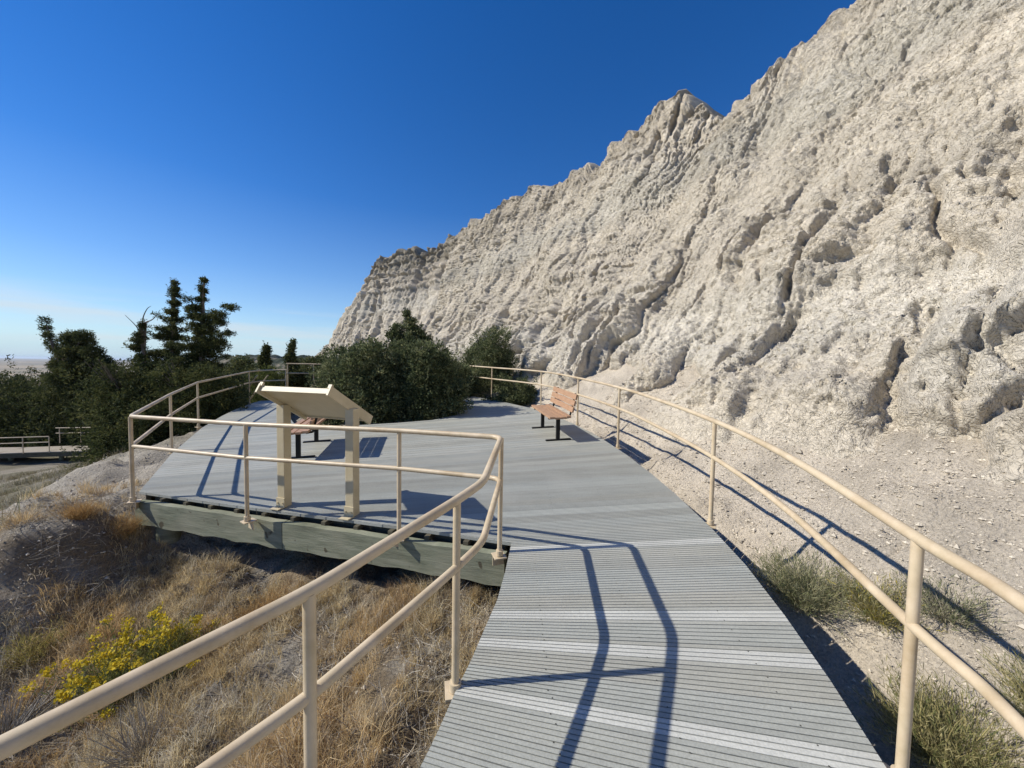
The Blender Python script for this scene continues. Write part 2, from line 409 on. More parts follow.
# ------------------------------------------------------------------ cliff
def clay_color(p, s, w, far=False):
    z = p[:, 2]; n1 = fbm(p*np.array([.25, .25, .5]), 4); n2 = fbm(p*.9+7, 4)
    base = np.array([.595, .53, .43]); pale = np.array([.64, .59, .50]); grey = np.array([.51, .475, .40]); dark = np.array([.45, .39, .305])
    c = np.tile(base, (len(p), 1))
    zz = z+n1*1.1
    k = (sstep(1.3, 2.2, zz)*(1-sstep(3.0, 4.4, zz)))[:, None]*(.75 if not far else .2); c = c*(1-k)+pale*k
    k = (sstep(8.6, 9.4, zz)*(1-sstep(10.4, 11.5, zz)))[:, None]*.6; c = c*(1-k)+grey*k
    k = (sstep(12.6, 14, zz))[:, None]*.55; c = c*(1-k)+dark*k
    if far:
        k = (sstep(15.6, 16.2, z+.5*n1))[:, None]*.85; c = c*(1-k)+np.array([.30, .265, .205])*k
        k = (sstep(11.5, 11.8, z+.4*n1)*(1-sstep(12.6, 12.9, z+.4*n1)))[:, None]*.6; c = c*(1-k)+np.array([.36, .33, .28])*k
    bd = perlin(np.c_[0*z+3, 0*z+7, z*1.5+.7*n1]); c = c*(1+.09*np.tanh(3*bd))[:, None]
    k = sstep(.25, .7, n2)[:, None]*.35; c = c*(1-k)+pale*k
    k = sstep(.3, .8, -n2)[:, None]*.3; c = c*(1-k)+dark*k
    return c
HOLLOWS = [(5.13, 4.8, 1.81, .38, 1.0, .75), (4.45, 6.15, 1.72, .33, .8, .55), (4.09, 6.83, 1.65, .28, .6, .45), (5.87, 8.04, 4.67, .34, 1.7, .65), (5.2, 7.59, 3.53, .26, 1.0, .45),
 (4.46, 8.86, 3.33, .33, .6, .5), (5.96, 6.57, 3.92, .24, .6, .4), (4.97, 4.13, 1.22, .28, 1.2, .5), (2.57, 12.63, 3.07, .5, 1.3, .8), (3.83, 8.66, 2.38, .3, .8, .5), (5.57, 4.46, 2.18, .22, 1.3, .45),
 (6.33, 5.65, 3.87, .24, .6, .4), (5.0, 5.97, 2.33, .2, .5, .35), (4.34, 11.75, 4.85, .4, .8, .5), (2.04, 16.66, 4.74, .6, 1.3, .7), (5.91, 9.88, 5.81, .35, 1.0, .5), (5.84, 12.87, 7.46, .5, 1.6, .6),
 (3.44, 12.31, 4.02, .4, 1.0, .5), (4.35, 7.98, 2.66, .26, .6, .4), (7.37, 7.67, 6.41, .25, .7, .4), (7.27, 5.83, 5.2, .2, .6, .35), (8.5, 16.4, 11.5, .35, 1.4, .7), (7.7, 19.2, 13.6, .35, 1.3, .8), (6.9, 19.6, 12.6, .4, 1.2, .7), (8.2, 17.5, 13.0, .3, 1.0, .7)]
def cliff_sheet(name, base, top, step, rows, amp=1., far=False, label=''):
    base = np.array(base, float); top = np.array(top, float); n = len(base)
    cb = catmull(base, 40); ct = catmull(top, 40)
    mid = cb*.6+ct*.4
    ds = np.linalg.norm(np.diff(mid, axis=0), axis=1); dist = np.linalg.norm(mid[:-1]-np.array([0, 0, EYE]), axis=1)
    behind = np.where(mid[:-1, 1] < 1.5, 3.0, 1.0)
    q = np.concatenate([[0], np.cumsum(ds/(step*dist*behind))]); sl = np.concatenate([[0], np.cumsum(ds)])
    nc = int(q[-1]); qq = np.linspace(0, q[-1], nc)
    B = np.stack([np.interp(qq, q, cb[:, k]) for k in range(3)], 1); T = np.stack([np.interp(qq, q, ct[:, k]) for k in range(3)], 1)
    S = np.interp(qq, q, sl)
    v = np.linspace(-.07, 1, rows)**1 if False else np.concatenate([np.linspace(-.07, 0, 8)[:-1], np.linspace(0, 1, rows-7)**1.12])
    hp = v+.055*np.sin(np.clip(v, 0, 1)*math.pi*2)*0; vp = np.clip(v, -1, 2)
    # profile: gentle toe, steeper above
    H = np.where(v < 0, v*.35, v+.06*np.sin(math.pi*np.clip(v, 0, 1)))
    Z = np.where(v < 0, v*1.1, v)
    P = B[:, None, :]+np.zeros((nc, rows, 3))
    P[:, :, 0] += (T-B)[:, None, 0]*H[None, :]; P[:, :, 1] += (T-B)[:, None, 1]*H[None, :]; P[:, :, 2] += (T-B)[:, None, 2]*Z[None, :]
    dU = np.gradient(P, axis=0); dV = np.gradient(P, axis=1); Nn = np.cross(dV, dU); Nn /= np.linalg.norm(Nn, axis=2)[:, :, None]+1e-9
    if Nn[..., 0].mean() > 0: Nn = -Nn
    L = np.linalg.norm(T-B, axis=1)
    Wd = (v[None, :]*L[:, None]).ravel(); Sd = np.repeat(S, rows); Vd = np.tile(v, nc); p = P.reshape(-1, 3)
    tS = dU/(np.linalg.norm(dU, axis=2)[:, :, None]+1e-9); tS = tS.reshape(-1, 3)
    w2 = fbm(p*.35, 3)
    toe = 1-sstep(.0, .55, Vd)
    up = sstep(.5, .9, Vd)
    d = .5*fbm(p*.22+3, 3)
    # gullies with steep cheeks
    rid = np.abs(perlin(np.c_[(Sd+.9*w2)*.50+4, Wd*.13, 0*Sd]))
    dm = (.18+.62*toe**1.3)*sstep(0, .36, rid)
    rid2 = np.abs(perlin(np.c_[(Sd+1.2*w2-.10*Wd)*1.15+14, Wd*.30, 0*Sd+3]))
    dm += (.08+.24*toe)*sstep(0, .24, rid2)*(.5+sstep(-.3, .3, perlin(p*.5+70)))
    pk = perlin(np.c_[Sd*1.3+w2*.7+9, Wd*.5+4, 0*Sd+5]); dm -= .07*sstep(.30, .70, pk)*(.3+toe)
    # hollows washed out of the face where the photograph has them
    if not far:
        nh = .85*fbm(np.c_[(Sd-.1*Wd)*1.9, Wd*.8, 0*Sd]+90, 5, 2.1, .6)
        for hi, (hx, hy, hz, hr, hl, hd_) in enumerate(HOLLOWS):
            hd_ *= .8 if hi in (0, 3, 8, 21, 22) else .58; hr *= 1.25 if hi in (0, 1, 2) else 1.0
            q = np.argmin(((p-np.array([hx, hy, hz]))**2).sum(1)); e = np.hypot((Sd-Sd[q]-.12*(Wd-Wd[q])+.25*hr*np.sin((Wd-Wd[q])*2.3/hl))/(hr*.55), (Wd-Wd[q])/(hl*1.3))+nh
            dm -= .75*hd_*sstep(1.3, .0, e)*(.55+.45*sstep(-.4, .5, Sd-Sd[q]+.6*hr))
    rl = np.abs(fbm(np.c_[(Sd-.10*Wd)*2.1+1.1*w2, Wd*.38, 0*Sd+150], 3)); dm += .05*sstep(0, .18, rl)*(.4+.8*sstep(-.2, .4, perlin(p*.6+170)))
    # clods at falling sizes, drawn out down the slope
    wx, wy = fbm(p*1.3, 2), fbm(p*1.3+50, 2); b = np.c_[Sd+.3*wx-.10*Wd+.05*perlin(p*7), Wd*.72+.3*wy+.05*perlin(p*7+30), 0*Sd]
    m1 = .35+.9*sstep(-.25, .35, fbm(p*.8+200, 2)); m2 = .35+.9*sstep(-.25, .35, fbm(p*1.7+240, 2))
    dm += .06*np.abs(fbm(b*1.9+21, 7, 2.15, .68))
    rg = (1-np.abs(fbm(b*3.4+61, 5, 2.2, .62)))**2; dm += .06*rg*m1
    d1, d2 = worley(np.c_[b[:, :2]*2.3, .3*p[:, 0]], 3); dm += .05*np.minimum((d2-d1)*3, .5)*m2
    d1, d2 = worley(np.c_[b[:, :2]*6.1, .3*p[:, 0]+5], 9); dm += .055*np.minimum((d2-d1)*3.4, .5)*m1
    d1, d2 = worley(np.c_[b[:, :2]*13.5, .3*p[:, 0]+15], 19); dm += .034*np.minimum((d2-d1)*3, .55)*m2
    if far: dm *= .55
    dm += .055*fbm(p*np.array([5, 5, 7]), 6, 2.1, .72)
    bed = perlin(np.c_[0*Sd+3, 0*Sd+7, p[:, 2]*1.9+.5*fbm(p*.3, 2)])+.6*perlin(np.c_[0*Sd+3, 0*Sd+7, p[:, 2]*5.1+.5*fbm(p*.5, 2)]); dm += .075*np.sign(bed)*np.minimum(np.abs(bed)*5, 1)*sstep(-.2, .3, fbm(p*.4+300, 3))
    # harder beds near the top stand out and break into blocks
    zz = p[:, 2]+.8*fbm(p*.12, 2)
    led = np.zeros(len(p))
    for z0, wd, hh in ((9.2, .5, .10), (11.0, .6, .14), (12.6, .35, .28), (13.7, .5, .22), (14.9, .4, .35), (16.4, .5, .35), (17.6, .4, .5)):
        led += hh*sstep(z0-.05, z0+.12, zz)*(1-sstep(z0+wd, z0+wd*2.2, zz))
    d += led*(.28 if not far else 1.3)*(.5+.8*np.abs(fbm(p*.6, 2)))
    flute = np.abs(perlin(np.c_[Sd*1.5+w2, Wd*.1, 0*Sd+60])); d += up*(.12 if not far else .0)*(sstep(0, .2, flute)-.5)
    if far:
        fl = np.abs(perlin(np.c_[Sd*.36+w2*.5, Wd*.04, 0*Sd+60])); d += .9*(sstep(0, .2, fl)-.5)
        fl = np.abs(perlin(np.c_[Sd*1.1+w2*.5, Wd*.06, 0*Sd+66])); d += .35*(sstep(0, .2, fl)-.5)
    d -= .45
    foot = sstep(.0, .09, Vd); dm -= .30*toe-.04*up
    jj = perlin(np.c_[Sd*.42, 0*Sd, 0*Sd+33]); jag = .14*fbm(np.c_[Sd*1.6, 0*Sd, 0*Sd+3], 5)+.36*np.tanh(jj*14)+.16*np.tanh(9*perlin(np.c_[Sd*1.4, 0*Sd, 0*Sd+53]))
    Nf = Nn.reshape(-1, 3)
    p = p+Nf*((d+dm)*amp*foot-.15*(1-foot))[:, None]+(-.42*tS+np.array([0, 0, -.28]))*(dm*foot)[:, None]*(1 if not far else .5)
    p[:, 2] += sstep(.8, 1, Vd)*jag*(.8 if not far else 1.0)
    col = clay_color(p, Sd, Wd, far)
    Pg = p.reshape(nc, rows, 3); Cg = col.reshape(nc, rows, 3)
    # rim and back slope
    hd = (T-B)*np.array([1, 1, 0]); hd /= np.linalg.norm(hd, axis=1)[:, None]+1e-9
    ex = []
    for k, (o, dz) in enumerate(((.5, .05), (1.5, -.15), (4, -1.0), (10, -6), (14, -20))):
        r = Pg[:, -1, :]+hd*o+np.array([0, 0, dz]); r[:, 2] += .25*fbm(r*.9, 3)*(k < 3); ex.append(r)
    Pg = np.concatenate([Pg, np.stack(ex, 1)], 1); Cg = np.concatenate([Cg, np.repeat(Cg[:, -1:, :], len(ex), 1)], 1)
    R2 = Pg.shape[1]; idx = np.arange(nc*R2).reshape(nc, R2)
    F = np.stack([idx[:-1, :-1], idx[:-1, 1:], idx[1:, 1:], idx[1:, :-1]], -1).reshape(-1, 4)
    o = np_mesh(name, Pg.reshape(-1, 3), F, M['clay'], None, Cg.reshape(-1, 3), True)
    props(o, label, None, None, 'structure'); return o
cliff_sheet('cliff',
 [(5.4, -8, .3), (5.0, -2, .5), (3.98, 2.15, .34), (3.52, 4.75, .34), (2.26, 8.72, .38), (1.78, 9.78, .45), (1.0, 11.85, .8), (.68, 12.5, .85), (.25, 13.75, 1.0), (-.1, 14.9, 1.2), (-.5, 16.0, 1.3), (-1.5, 18.4, 1.4), (-2.9, 21.6, 1.5), (-5, 25.8, 1.6), (-6, 28, 1.6), (-9, 33.8, 1.5), (-10.3, 36.5, 1.3)],
 [(16, -8, 16), (15.5, 0, 16), (14.2, 6, 15.5), (12.8, 10, 15.2), (11.3, 13, 14.6), (10.1, 14.3, 13.3), (9.15, 15.4, 12.9), (8.95, 16.5, 12.5), (9.0, 17.5, 12.9), (8.8, 18.5, 14.3), (8.0, 19.6, 15.2), (6.3, 22, 15.4), (4.85, 25, 14.9), (2.1, 29, 15.6), (.6, 31, 16.2), (-3.6, 35.6, 15.6), (-5.6, 38, 15.0)],
 .0030, 640, label='tall pale eroded clay cliff rising along the right side of the boardwalk')
cliff_sheet('distant_cliff',
 [(-7, 40, 1.2), (-12, 43, 1), (-16, 47.5, .6), (-22, 53, .3), (-26, 56, .2), (-29, 58.5, 0), (-31.5, 60.5, -.2), (-33.5, 62.5, -.4), (-35, 64, -.6), (-37, 66, -1), (-39, 68.5, -2)],
 [(-2, 48, 19), (-7.5, 52, 19.4), (-10.5, 55, 18.6), (-15.5, 57.5, 18.4), (-20, 60, 18.2), (-22.6, 61, 16.4), (-24.2, 62, 14.1), (-27.3, 63.5, 10.7), (-29.6, 65, 7.7), (-31.5, 66, 5.3), (-34.5, 67.5, 2.6)],
 .0034, 230, far=True, label='distant banded clay cliff with a flat top at the far end of the wall')

# distant hills behind the left trees
def make_hills():
    nx, ny = 320, 60
    x = np.linspace(-420, -40, nx); y = np.linspace(250, 480, ny); X, Y = np.meshgrid(x, y); X = X.ravel(); Y = Y.ravel()
    e = sstep(250, 330, Y)*(1-sstep(400, 480, Y))
    ang = X/Y
    prof = 50*sstep(-1.05, -.72, ang)+0*X
    z = -46+e*(prof+7*np.abs(fbm(np.c_[X/55, Y/80, 0*X], 4))+3*fbm(np.c_[X/9, Y/20, 0*X], 3)*sstep(-1.05, -.8, ang))
    idx = np.arange(nx*ny).reshape(ny, nx)
    F = np.stack([idx[:-1, :-1], idx[:-1, 1:], idx[1:, 1:], idx[1:, :-1]], -1).reshape(-1, 4)
    props(np_mesh('hills', np.c_[X, Y, z], F, M['hills'], None, None, True), 'low wooded hills on the skyline behind the junipers', None, None, 'structure')
make_hills()

# ------------------------------------------------------------------ boardwalk
walk = thing('boardwalk', 'wide grey ribbed boardwalk and viewing platform running beside the pale cliff', 'boardwalk', (.6, 2, 0))
def theta(y):
    return R_(np.interp(y, [-1, 1.3, 1.75, 2.2, 2.6, 3.4, 5, 7, 11, 15, 20], [-22, -16, -12, -5, 0, 3, 8, 13, 20, 24, 24]))
class _B:
    def __init__(s, me): s.me = me
    def copy(s): b = bmesh.new(); b.from_mesh(s.me); return b
def BMesh_from(poly):
    bm = bmesh.new(); bm.faces.new([bm.verts.new((x, y, 0)) for x, y in poly]); bm.normal_update()
    bmesh.ops.triangulate(bm, faces=bm.faces[:]); me = bpy.data.meshes.new('outline'); bm.to_mesh(me); bm.free(); return _B(me)
def make_decking():
    poly = [(x, y) for x, y in DECK]
    V = []; F = {}; C = []; cnt = 0
    base = BMesh_from(poly)
    def strip(y0, t0, y1, t1, ztop, zbot, col, gap, sides=True):
        nonlocal cnt
        bm = base.copy()
        n0 = Vector((-math.sin(t0), math.cos(t0), 0)); n1 = Vector((-math.sin(t1), math.cos(t1), 0))
        p0 = Vector((.6, y0, 0))+n0*gap; p1 = Vector((.6, y1, 0))-n1*gap
        bmesh.ops.bisect_plane(bm, geom=bm.verts[:]+bm.edges[:]+bm.faces[:], dist=1e-5, plane_co=p0, plane_no=n0, clear_inner=True)
        if bm.faces: bmesh.ops.bisect_plane(bm, geom=bm.verts[:]+bm.edges[:]+bm.faces[:], dist=1e-5, plane_co=p1, plane_no=n1, clear_outer=True)
        bmesh.ops.remove_doubles(bm, verts=bm.verts[:], dist=1e-4)
        bm.verts.index_update(); L = [v.co.copy() for v in bm.verts]; n = len(L)
        for z in (ztop, zbot):
            for c in L: V.append((c.x, c.y, deck_z(c.x, c.y)+z)); C.append(col)
        for fc in bm.faces:
            q = [v.index for v in fc.verts]
            if fc.normal.z < 0: q.reverse()
            F.setdefault(len(q), []).append([cnt+k for k in q]); F[len(q)].append([cnt+n+k for k in q][::-1])
        for e in bm.edges:
            if len(e.link_faces) == 1:
                a, b = [v.index for v in e.verts]; F.setdefault(4, []).append([cnt+a, cnt+n+a, cnt+n+b, cnt+b])
        cnt += 2*n
        bm.free()
    pale = [1.72, 2.17, 2.52, 3.32]
    ys = np.arange(-1.3, 19.0, .142); rnd = random.Random(3)
    for k in range(len(ys)-1):
        y0, y1 = ys[k], ys[k+1]; t0, t1 = theta(y0), theta(y1)
        s = rnd.uniform(.95, 1.05); tint = rnd.uniform(-.007, .007)
        col = np.array([.335+tint, .338, .303-tint])*s*(rnd.uniform(.87, 1.11) if y0 > 3.4 else 1)
        hit = any(abs((y0+y1)/2-q) < .072 for q in pale); colp = np.array([.49, .49, .45])
        if rnd.random() < .07 and y0 > 3.5: col = col*1.15
        if y0 < 6.5:
            strip(y0, t0, y1, t1, -.006, -.03, col, .003)
            nr = 5
            for j in range(nr):
                a, b = j/nr, (j+1)/nr
                strip(y0+(y1-y0)*a, t0+(t1-t0)*a, y0+(y1-y0)*b, t0+(t1-t0)*b, 0, -.0055, (colp if hit and 0 < j < 4 else col)*rnd.uniform(.95, 1.05), .0032)
        else:
            strip(y0, t0, y1, t1, 0, -.03, col, .003)
    # countersunk deck screws
    for k in range(len(ys)-1):
        ym = (ys[k]+ys[k+1])/2; t = theta(ym)
        if not (1.2 < ym < 5.5): continue
        for u in (-1.0, -.38, .22, .82, 1.28) if ym < 3.3 else np.arange(-4.4, 1.4, .61):
            for o in (-.043, .043):
                x = .6+u*math.cos(t)-o*math.sin(t); y = ym+u*math.sin(t)+o*math.cos(t)
                if not in_poly(np.array([x]), np.array([y]))[0]: continue
                for a in range(6): V.append((x+.0042*math.cos(a*1.047), y+.0042*math.sin(a*1.047), deck_z(x, y)+.0012)); C.append(np.array([.03, .028, .025]))
                F.setdefault(6, []).append([cnt+a for a in range(6)]); cnt += 6
    return np_mesh('decking', np.array(V), [np.array(f) for f in F.values()], M['deck'], walk, np.array(C))
make_decking()
def zd(p, h=0): return np.array([p[0], p[1], deck_z(p[0], p[1])+h])
def beam(mb, a, b, top, depth, th, wav=0, n=14):
    """beam on edge from a to b (xy) whose top is `top` below the deck"""
    a = np.array(a, float); b = np.array(b, float); d = (b-a)/np.linalg.norm(b-a); nn = np.array([-d[1], d[0]])
    V = []; 
    for i in range(n+1):
        p = a+(b-a)*i/n; w = wav*(math.sin(i*1.9+a[0]*3)+.6*math.sin(i*4.3))*.5
        for s in (1, -1):
            for z in (-top+w*.4, -top-depth+w):
                q = p+nn*s*th/2; V.append((q[0], q[1], deck_z(p[0], p[1])+z))
    F = []
    for i in range(n):
        o = 4*i; F += [(o, o+1, o+5, o+4), (o+2, o+6, o+7, o+3), (o, o+4, o+6, o+2), (o+1, o+3, o+7, o+5)]
    F += [(0, 2, 3, 1), (4*n, 4*n+1, 4*n+3, 4*n+2)]
    mb.add(V, F)
# front fascia: two weathered beams butted end to end
for (a, b) in (((-4.70, 4.69), (-2.46, 4.045)), ((-2.452, 4.043), (-.03, 3.345))):
    mb = MB(); beam(mb, a, b, .068, .287, .085, .018); o = mb.build('fascia_beam', M['timber'], walk)
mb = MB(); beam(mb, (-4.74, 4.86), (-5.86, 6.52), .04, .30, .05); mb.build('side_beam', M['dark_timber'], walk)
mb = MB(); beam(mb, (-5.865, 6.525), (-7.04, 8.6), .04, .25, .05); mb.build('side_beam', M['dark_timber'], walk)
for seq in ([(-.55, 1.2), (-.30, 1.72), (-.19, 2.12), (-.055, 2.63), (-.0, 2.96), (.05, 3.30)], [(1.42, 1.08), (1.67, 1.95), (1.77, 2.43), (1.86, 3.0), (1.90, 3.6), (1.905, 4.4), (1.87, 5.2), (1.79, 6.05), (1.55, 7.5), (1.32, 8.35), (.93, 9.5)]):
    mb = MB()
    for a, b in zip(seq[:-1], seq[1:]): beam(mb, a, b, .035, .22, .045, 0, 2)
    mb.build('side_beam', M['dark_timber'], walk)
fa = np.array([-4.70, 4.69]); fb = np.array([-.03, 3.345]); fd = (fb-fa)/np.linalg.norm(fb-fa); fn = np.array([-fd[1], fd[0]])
mb = MB(); beam(mb, fa+fn*.16+fd*.06, fb+fn*.16-fd*.05, .036, .32, .04, 0, 6); mb.build('light_stop_board', M['dark_timber'], walk)  # board added to stop sun leaking in through the gap above the fascia
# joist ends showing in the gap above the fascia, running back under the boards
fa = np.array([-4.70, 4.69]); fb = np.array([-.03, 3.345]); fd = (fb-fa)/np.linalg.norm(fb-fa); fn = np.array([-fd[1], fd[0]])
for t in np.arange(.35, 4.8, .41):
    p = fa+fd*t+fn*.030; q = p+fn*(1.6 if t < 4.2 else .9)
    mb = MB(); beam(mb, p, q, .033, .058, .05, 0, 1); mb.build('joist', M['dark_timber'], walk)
for x, y in ((-4.36, 4.72), (-2.5, 4.75), (-.7, 4.2), (-6.3, 7.6), (-3.4, 6.0), (-.2, 5.2), (1.5, 3.4), (1.6, 5.2)):
    g = float(ground_z([x], [y])[0]); mb = MB()
    mb.tube([(x, y, g-.3), (x, y, deck_z(x, y)-.34)], .125, 16); mb.build('pier_post', M['timber'], walk, True)

# ------------------------------------------------------------------ railings
RT, RM = 1.02, .655
def railing(label, path_xy, posts, zf=deck_z, smoothed=False, inward=None, plate=True, radius=.024, name='railing', loc=None):
    t = thing(name, label, 'railing', (posts[0][0], posts[0][1], zf(*posts[0])))
    for nm, h, r in (('top_rail', RT, radius), ('mid_rail', RM, radius*.92)):
        P = catmull(path_xy, 10) if smoothed else fillet(path_xy, .10, 7)
        P3 = np.array([(x, y, zf(x, y)+h) for x, y in P]); mb = MB(); mb.tube(P3, r, 14)
        mb.build(nm, M['rail'], t, True)
    for (x, y) in posts:
        z = zf(x, y); mb = MB()
        mb.tube([(x, y, z-.035), (x, y, z+RM), (x, y, z+RT-.006)], radius*.875, 14)
        po = mb.build('post', M['rail'], t, True)
        if plate:
            c = np.array([x, y]); m_ = np.array([-1.2, 6.5]) if inward is None else np.array(inward); d = (m_-c)/np.linalg.norm(m_-c); e = np.array([-d[1], d[0]])
            mb = MB(); mb.tube([(x, y, z-.028), (x, y, z+.018)], radius*1.35, 14); mb.build('collar', M['rail'], po, True)
            mb = MB(); cc = c+d*.012
            mb.box((cc[0], cc[1], z-.040), (*(d*.062), 0), (*(e*.055), 0), (0, 0, .006), .002)
            bb = c+d*.035
            mb.box((bb[0], bb[1], z-.090), (*(d*.005), 0), (*(e*.052), 0), (0, 0, .043), .0015)
            mb.build('base_plate', M['rail'], po)
    return t
LR = [(-2.35, -.95), (-1.06, .74), (-.67, 1.23), (-.28, 1.95), (-.16, 2.2), (-.085, 3.25), (-1.07, 3.57), (-2.84, 4.0), (-4.66, 4.58), (-6.09, 6.70), (-7.44, 8.9), (-8.66, 12.4), (-8.6, 12.95), (-7.85, 13.1)]
LP = [(-1.42, .27), (-.67, 1.23), (-.28, 1.96), (-.085, 3.25), (-1.07, 3.575), (-2.84, 4.0), (-4.66, 4.58), (-6.09, 6.70), (-7.44, 8.9), (-8.66, 12.4), (-7.87, 13.1)]
railing('long cream pipe railing bordering the front and left edges of the platform', LR, LP)
RR = [(.35, -1.25), (1.22, .25), (1.57, 1.11), (1.66, 1.5), (1.92, 2.6), (2.03, 3.74), (2.0, 5.2), (1.87, 6.54), (1.47, 8.35), (.80, 10.35), (-.66, 12.3), (-1.5, 13.4)]
RP = [(1.22, .25), (1.66, 1.5), (2.03, 3.74), (1.87, 6.54), (1.47, 8.35), (.80, 10.35), (-.66, 12.3)]
railing('cream pipe railing on the cliff side of the boardwalk, passing behind the bench', RR, RP, smoothed=True, inward=(0, 5))
# landing and stair railings beyond the left branch
def flat(z0): return lambda x, y: z0
railing('short level cream railing on the landing beyond the viewing platform', [(-8.75, 14.6), (-6.0, 14.9)], [(-8.7, 14.6), (-7.75, 14.7), (-6.3, 14.87)], flat(.75))
st = thing('stair_railing', 'pair of sloping cream handrails at the stairs left of the landing', 'railing', (-8.6, 13.6, .2))
for (a, b) in (((-9.0, 13.3, 1.35), (-9.75, 13.6, .55)), ((-8.75, 13.5, 1.35), (-9.6, 13.8, .45))):
    mb = MB(); mb.tube([a, b], .022, 10); mb.build('handrail', M['rail'], st, True)
st = thing('stair_railing', 'pair of sloping cream handrails at the steps right of the landing', 'railing', (-7.1, 14, .2))
for (a, b) in (((-7.0, 14.2, 1.65), (-7.7, 14.2, .75)), ((-6.6, 14.4, 1.5), (-7.3, 14.4, .6))):
    mb = MB(); mb.tube([a, b], .022, 10); mb.build('handrail', M['rail'], st, True)

# ------------------------------------------------------------------ benches
def bench(label, c, ang):
    """c: seat centre xy, ang: direction of the bench's long axis; it faces to the left of the picture"""
    z = deck_z(*c); t = thing('bench', label, 'bench', (c[0], c[1], z), 'benches on the viewing platform')
    L = np.array([math.cos(ang), math.sin(ang), 0]); Bk = np.array([math.sin(ang), -math.cos(ang), 0])   # back side
    up = np.array([0, 0, 1.]); o = np.array([c[0], c[1], z]); hl = .70
    lf = lambda v: np.array([v[0], v[1], .0346*v[0]+.0624*v[1]])  # lay along the deck slope
    L = lf(L); Bk = lf(Bk)
    mb = MB()
    for i in range(4):
        off = -.165+i*.105
        mb.box(o+Bk*off+up*(.445+(.012 if i in (0, 3) else 0)), L*hl, Bk*.046, up*.019, .005)
    mb.build('seat', M['slat'], t)
    mb = MB(); rk = up*.97+Bk*.24
    for i in range(3):
        mb.box(o+Bk*.215+up*.515+rk*(.07+i*.118), L*hl, rk*.050, (Bk*.97-up*.24)*.018, .005)
    mb.build('backrest', M['slat'], t)
    for s in (-1, 1):
        q = o+L*s*.53; mb = MB()
        mb.box(q+up*.205, L*.028, Bk*.034, up*.205, .004)
        mb.box(q+up*.414+Bk*.01, L*.022, Bk*.20, up*.012, .003)
        lg = mb.build('leg', M['black'], t)
        mb = MB(); mb.box(q+up*.012+Bk*.01, L*.03, Bk*.24, up*.011, .003); mb.build('foot', M['black'], lg)
        mb = MB(); mb.tube([q+Bk*.12+up*.41, q+Bk*.22+up*.42, q+Bk*.243+up*.50, q+Bk*.243+up*.515+rk*.36], .020, 8); mb.build('back_support', M['black'], t, True)
    return t
bench('reddish brown slatted bench with black legs standing by the cliff side railing', (.77, 7.5), R_(101))
bench('reddish brown slatted bench partly hidden behind the sign panel', (-3.62, 6.66), R_(103))

# ------------------------------------------------------------------ information panel
sg = thing('information_panel', 'cream angled information panel on two posts, seen from behind at platform edge', 'sign', (-2.15, 4.1, deck_z(-2.15, 4.1)))
def sign():
    L = np.array([.958, -.286, 0]); D = np.array([.286, .958, 0]); up = np.array([0, 0, 1.])
    o = np.array([-2.16, 4.16, 1.375])      # middle of the panel
    sl = D*.86-up*.51; n = D*.51+up*.86
    hw, hd = .445, .33
    mb = MB(); mb.box(o, L*hw, sl*hd, n*.013, .003); pn = mb.build('panel', M['sign'], sg)
    mb = MB(); mb.box(o+n*.0165, L*(hw-.02), sl*(hd-.03), n*.003); mb.build('printed_face', M['face'], pn)
    mb = MB(); mb.box(o-sl*(hd+.012)+n*.004, L*hw, sl*.011, n*.030, .003); mb.build('edge_trim', M['sign'], pn)
    mb = MB(); mb.box(o+sl*(hd+.012)+n*.004, L*hw, sl*.011, n*.030, .003); mb.build('edge_trim', M['sign'], pn)
    for s in (-1, 1):
        mb = MB(); mb.box(o+L*s*(hw+.014), L*.013, sl*(hd+.045), n*.052, .003)
        mb.box(o+L*s*(hw+.002)-sl*(hd+.030)+n*.050, L*.022, sl*.012, n*.022, .003)
        mb.build('side_bracket', M['sign'], sg)
        c = o+L*s*(hw+.024); zb = deck_z(c[0], c[1])
        h = (o[2]-.02-zb)/2
        mb = MB(); mb.box((c[0], c[1], zb+h), L*.052, D*.05, up*h, .006); po = mb.build('post', M['sign'], sg)
        mb = MB()
        q = np.array([c[0], c[1], zb+.055])-D*.056
        mb.box(q, L*.060, D*.006, up*.055, .002); mb.box(q-D*.045-up*.049, L*.060, D*.045, up*.005, .002)
        for a in (-1, 1): mb.tube([q+L*.035*a-D*.005, q+L*.035*a-D*.016], .010, 6)
        mb.build('mounting_bracket', M['sign'], po)
sign()

# ------------------------------------------------------------------ lower boardwalk in the distance
lz = -4.32
lb = thing('lower_boardwalk', 'distant pale boardwalk on the lower trail among dark junipers', 'boardwalk', (-31, 25.5, lz))
mb = MB(); pts = [(-37.5, 24.0), (-33.0, 24.6), (-30.5, 25.3), (-25.6, 26.2)]
for a, b in zip(pts[:-1], pts[1:]):
    a = np.array(a); b = np.array(b); d = (b-a)/np.linalg.norm(b-a); n = np.array([-d[1], d[0]]); L = np.linalg.norm(b-a); k = int(L/.15)
    for i in range(k):
        p = a+d*(i+.5)*L/k; mb.box((p[0], p[1], lz), (*(d*L/k*.47), 0), (*(n*.95), 0), (0, 0, .02))
o = mb.build('decking', M['deck'], lb, col=False)
a_ = o.data.color_attributes.new('Col', 'FLOAT_COLOR', 'POINT'); a_.data.foreach_set('color', np.tile(np.array([.37, .32, .255, 1], np.float32), len(o.data.vertices)))
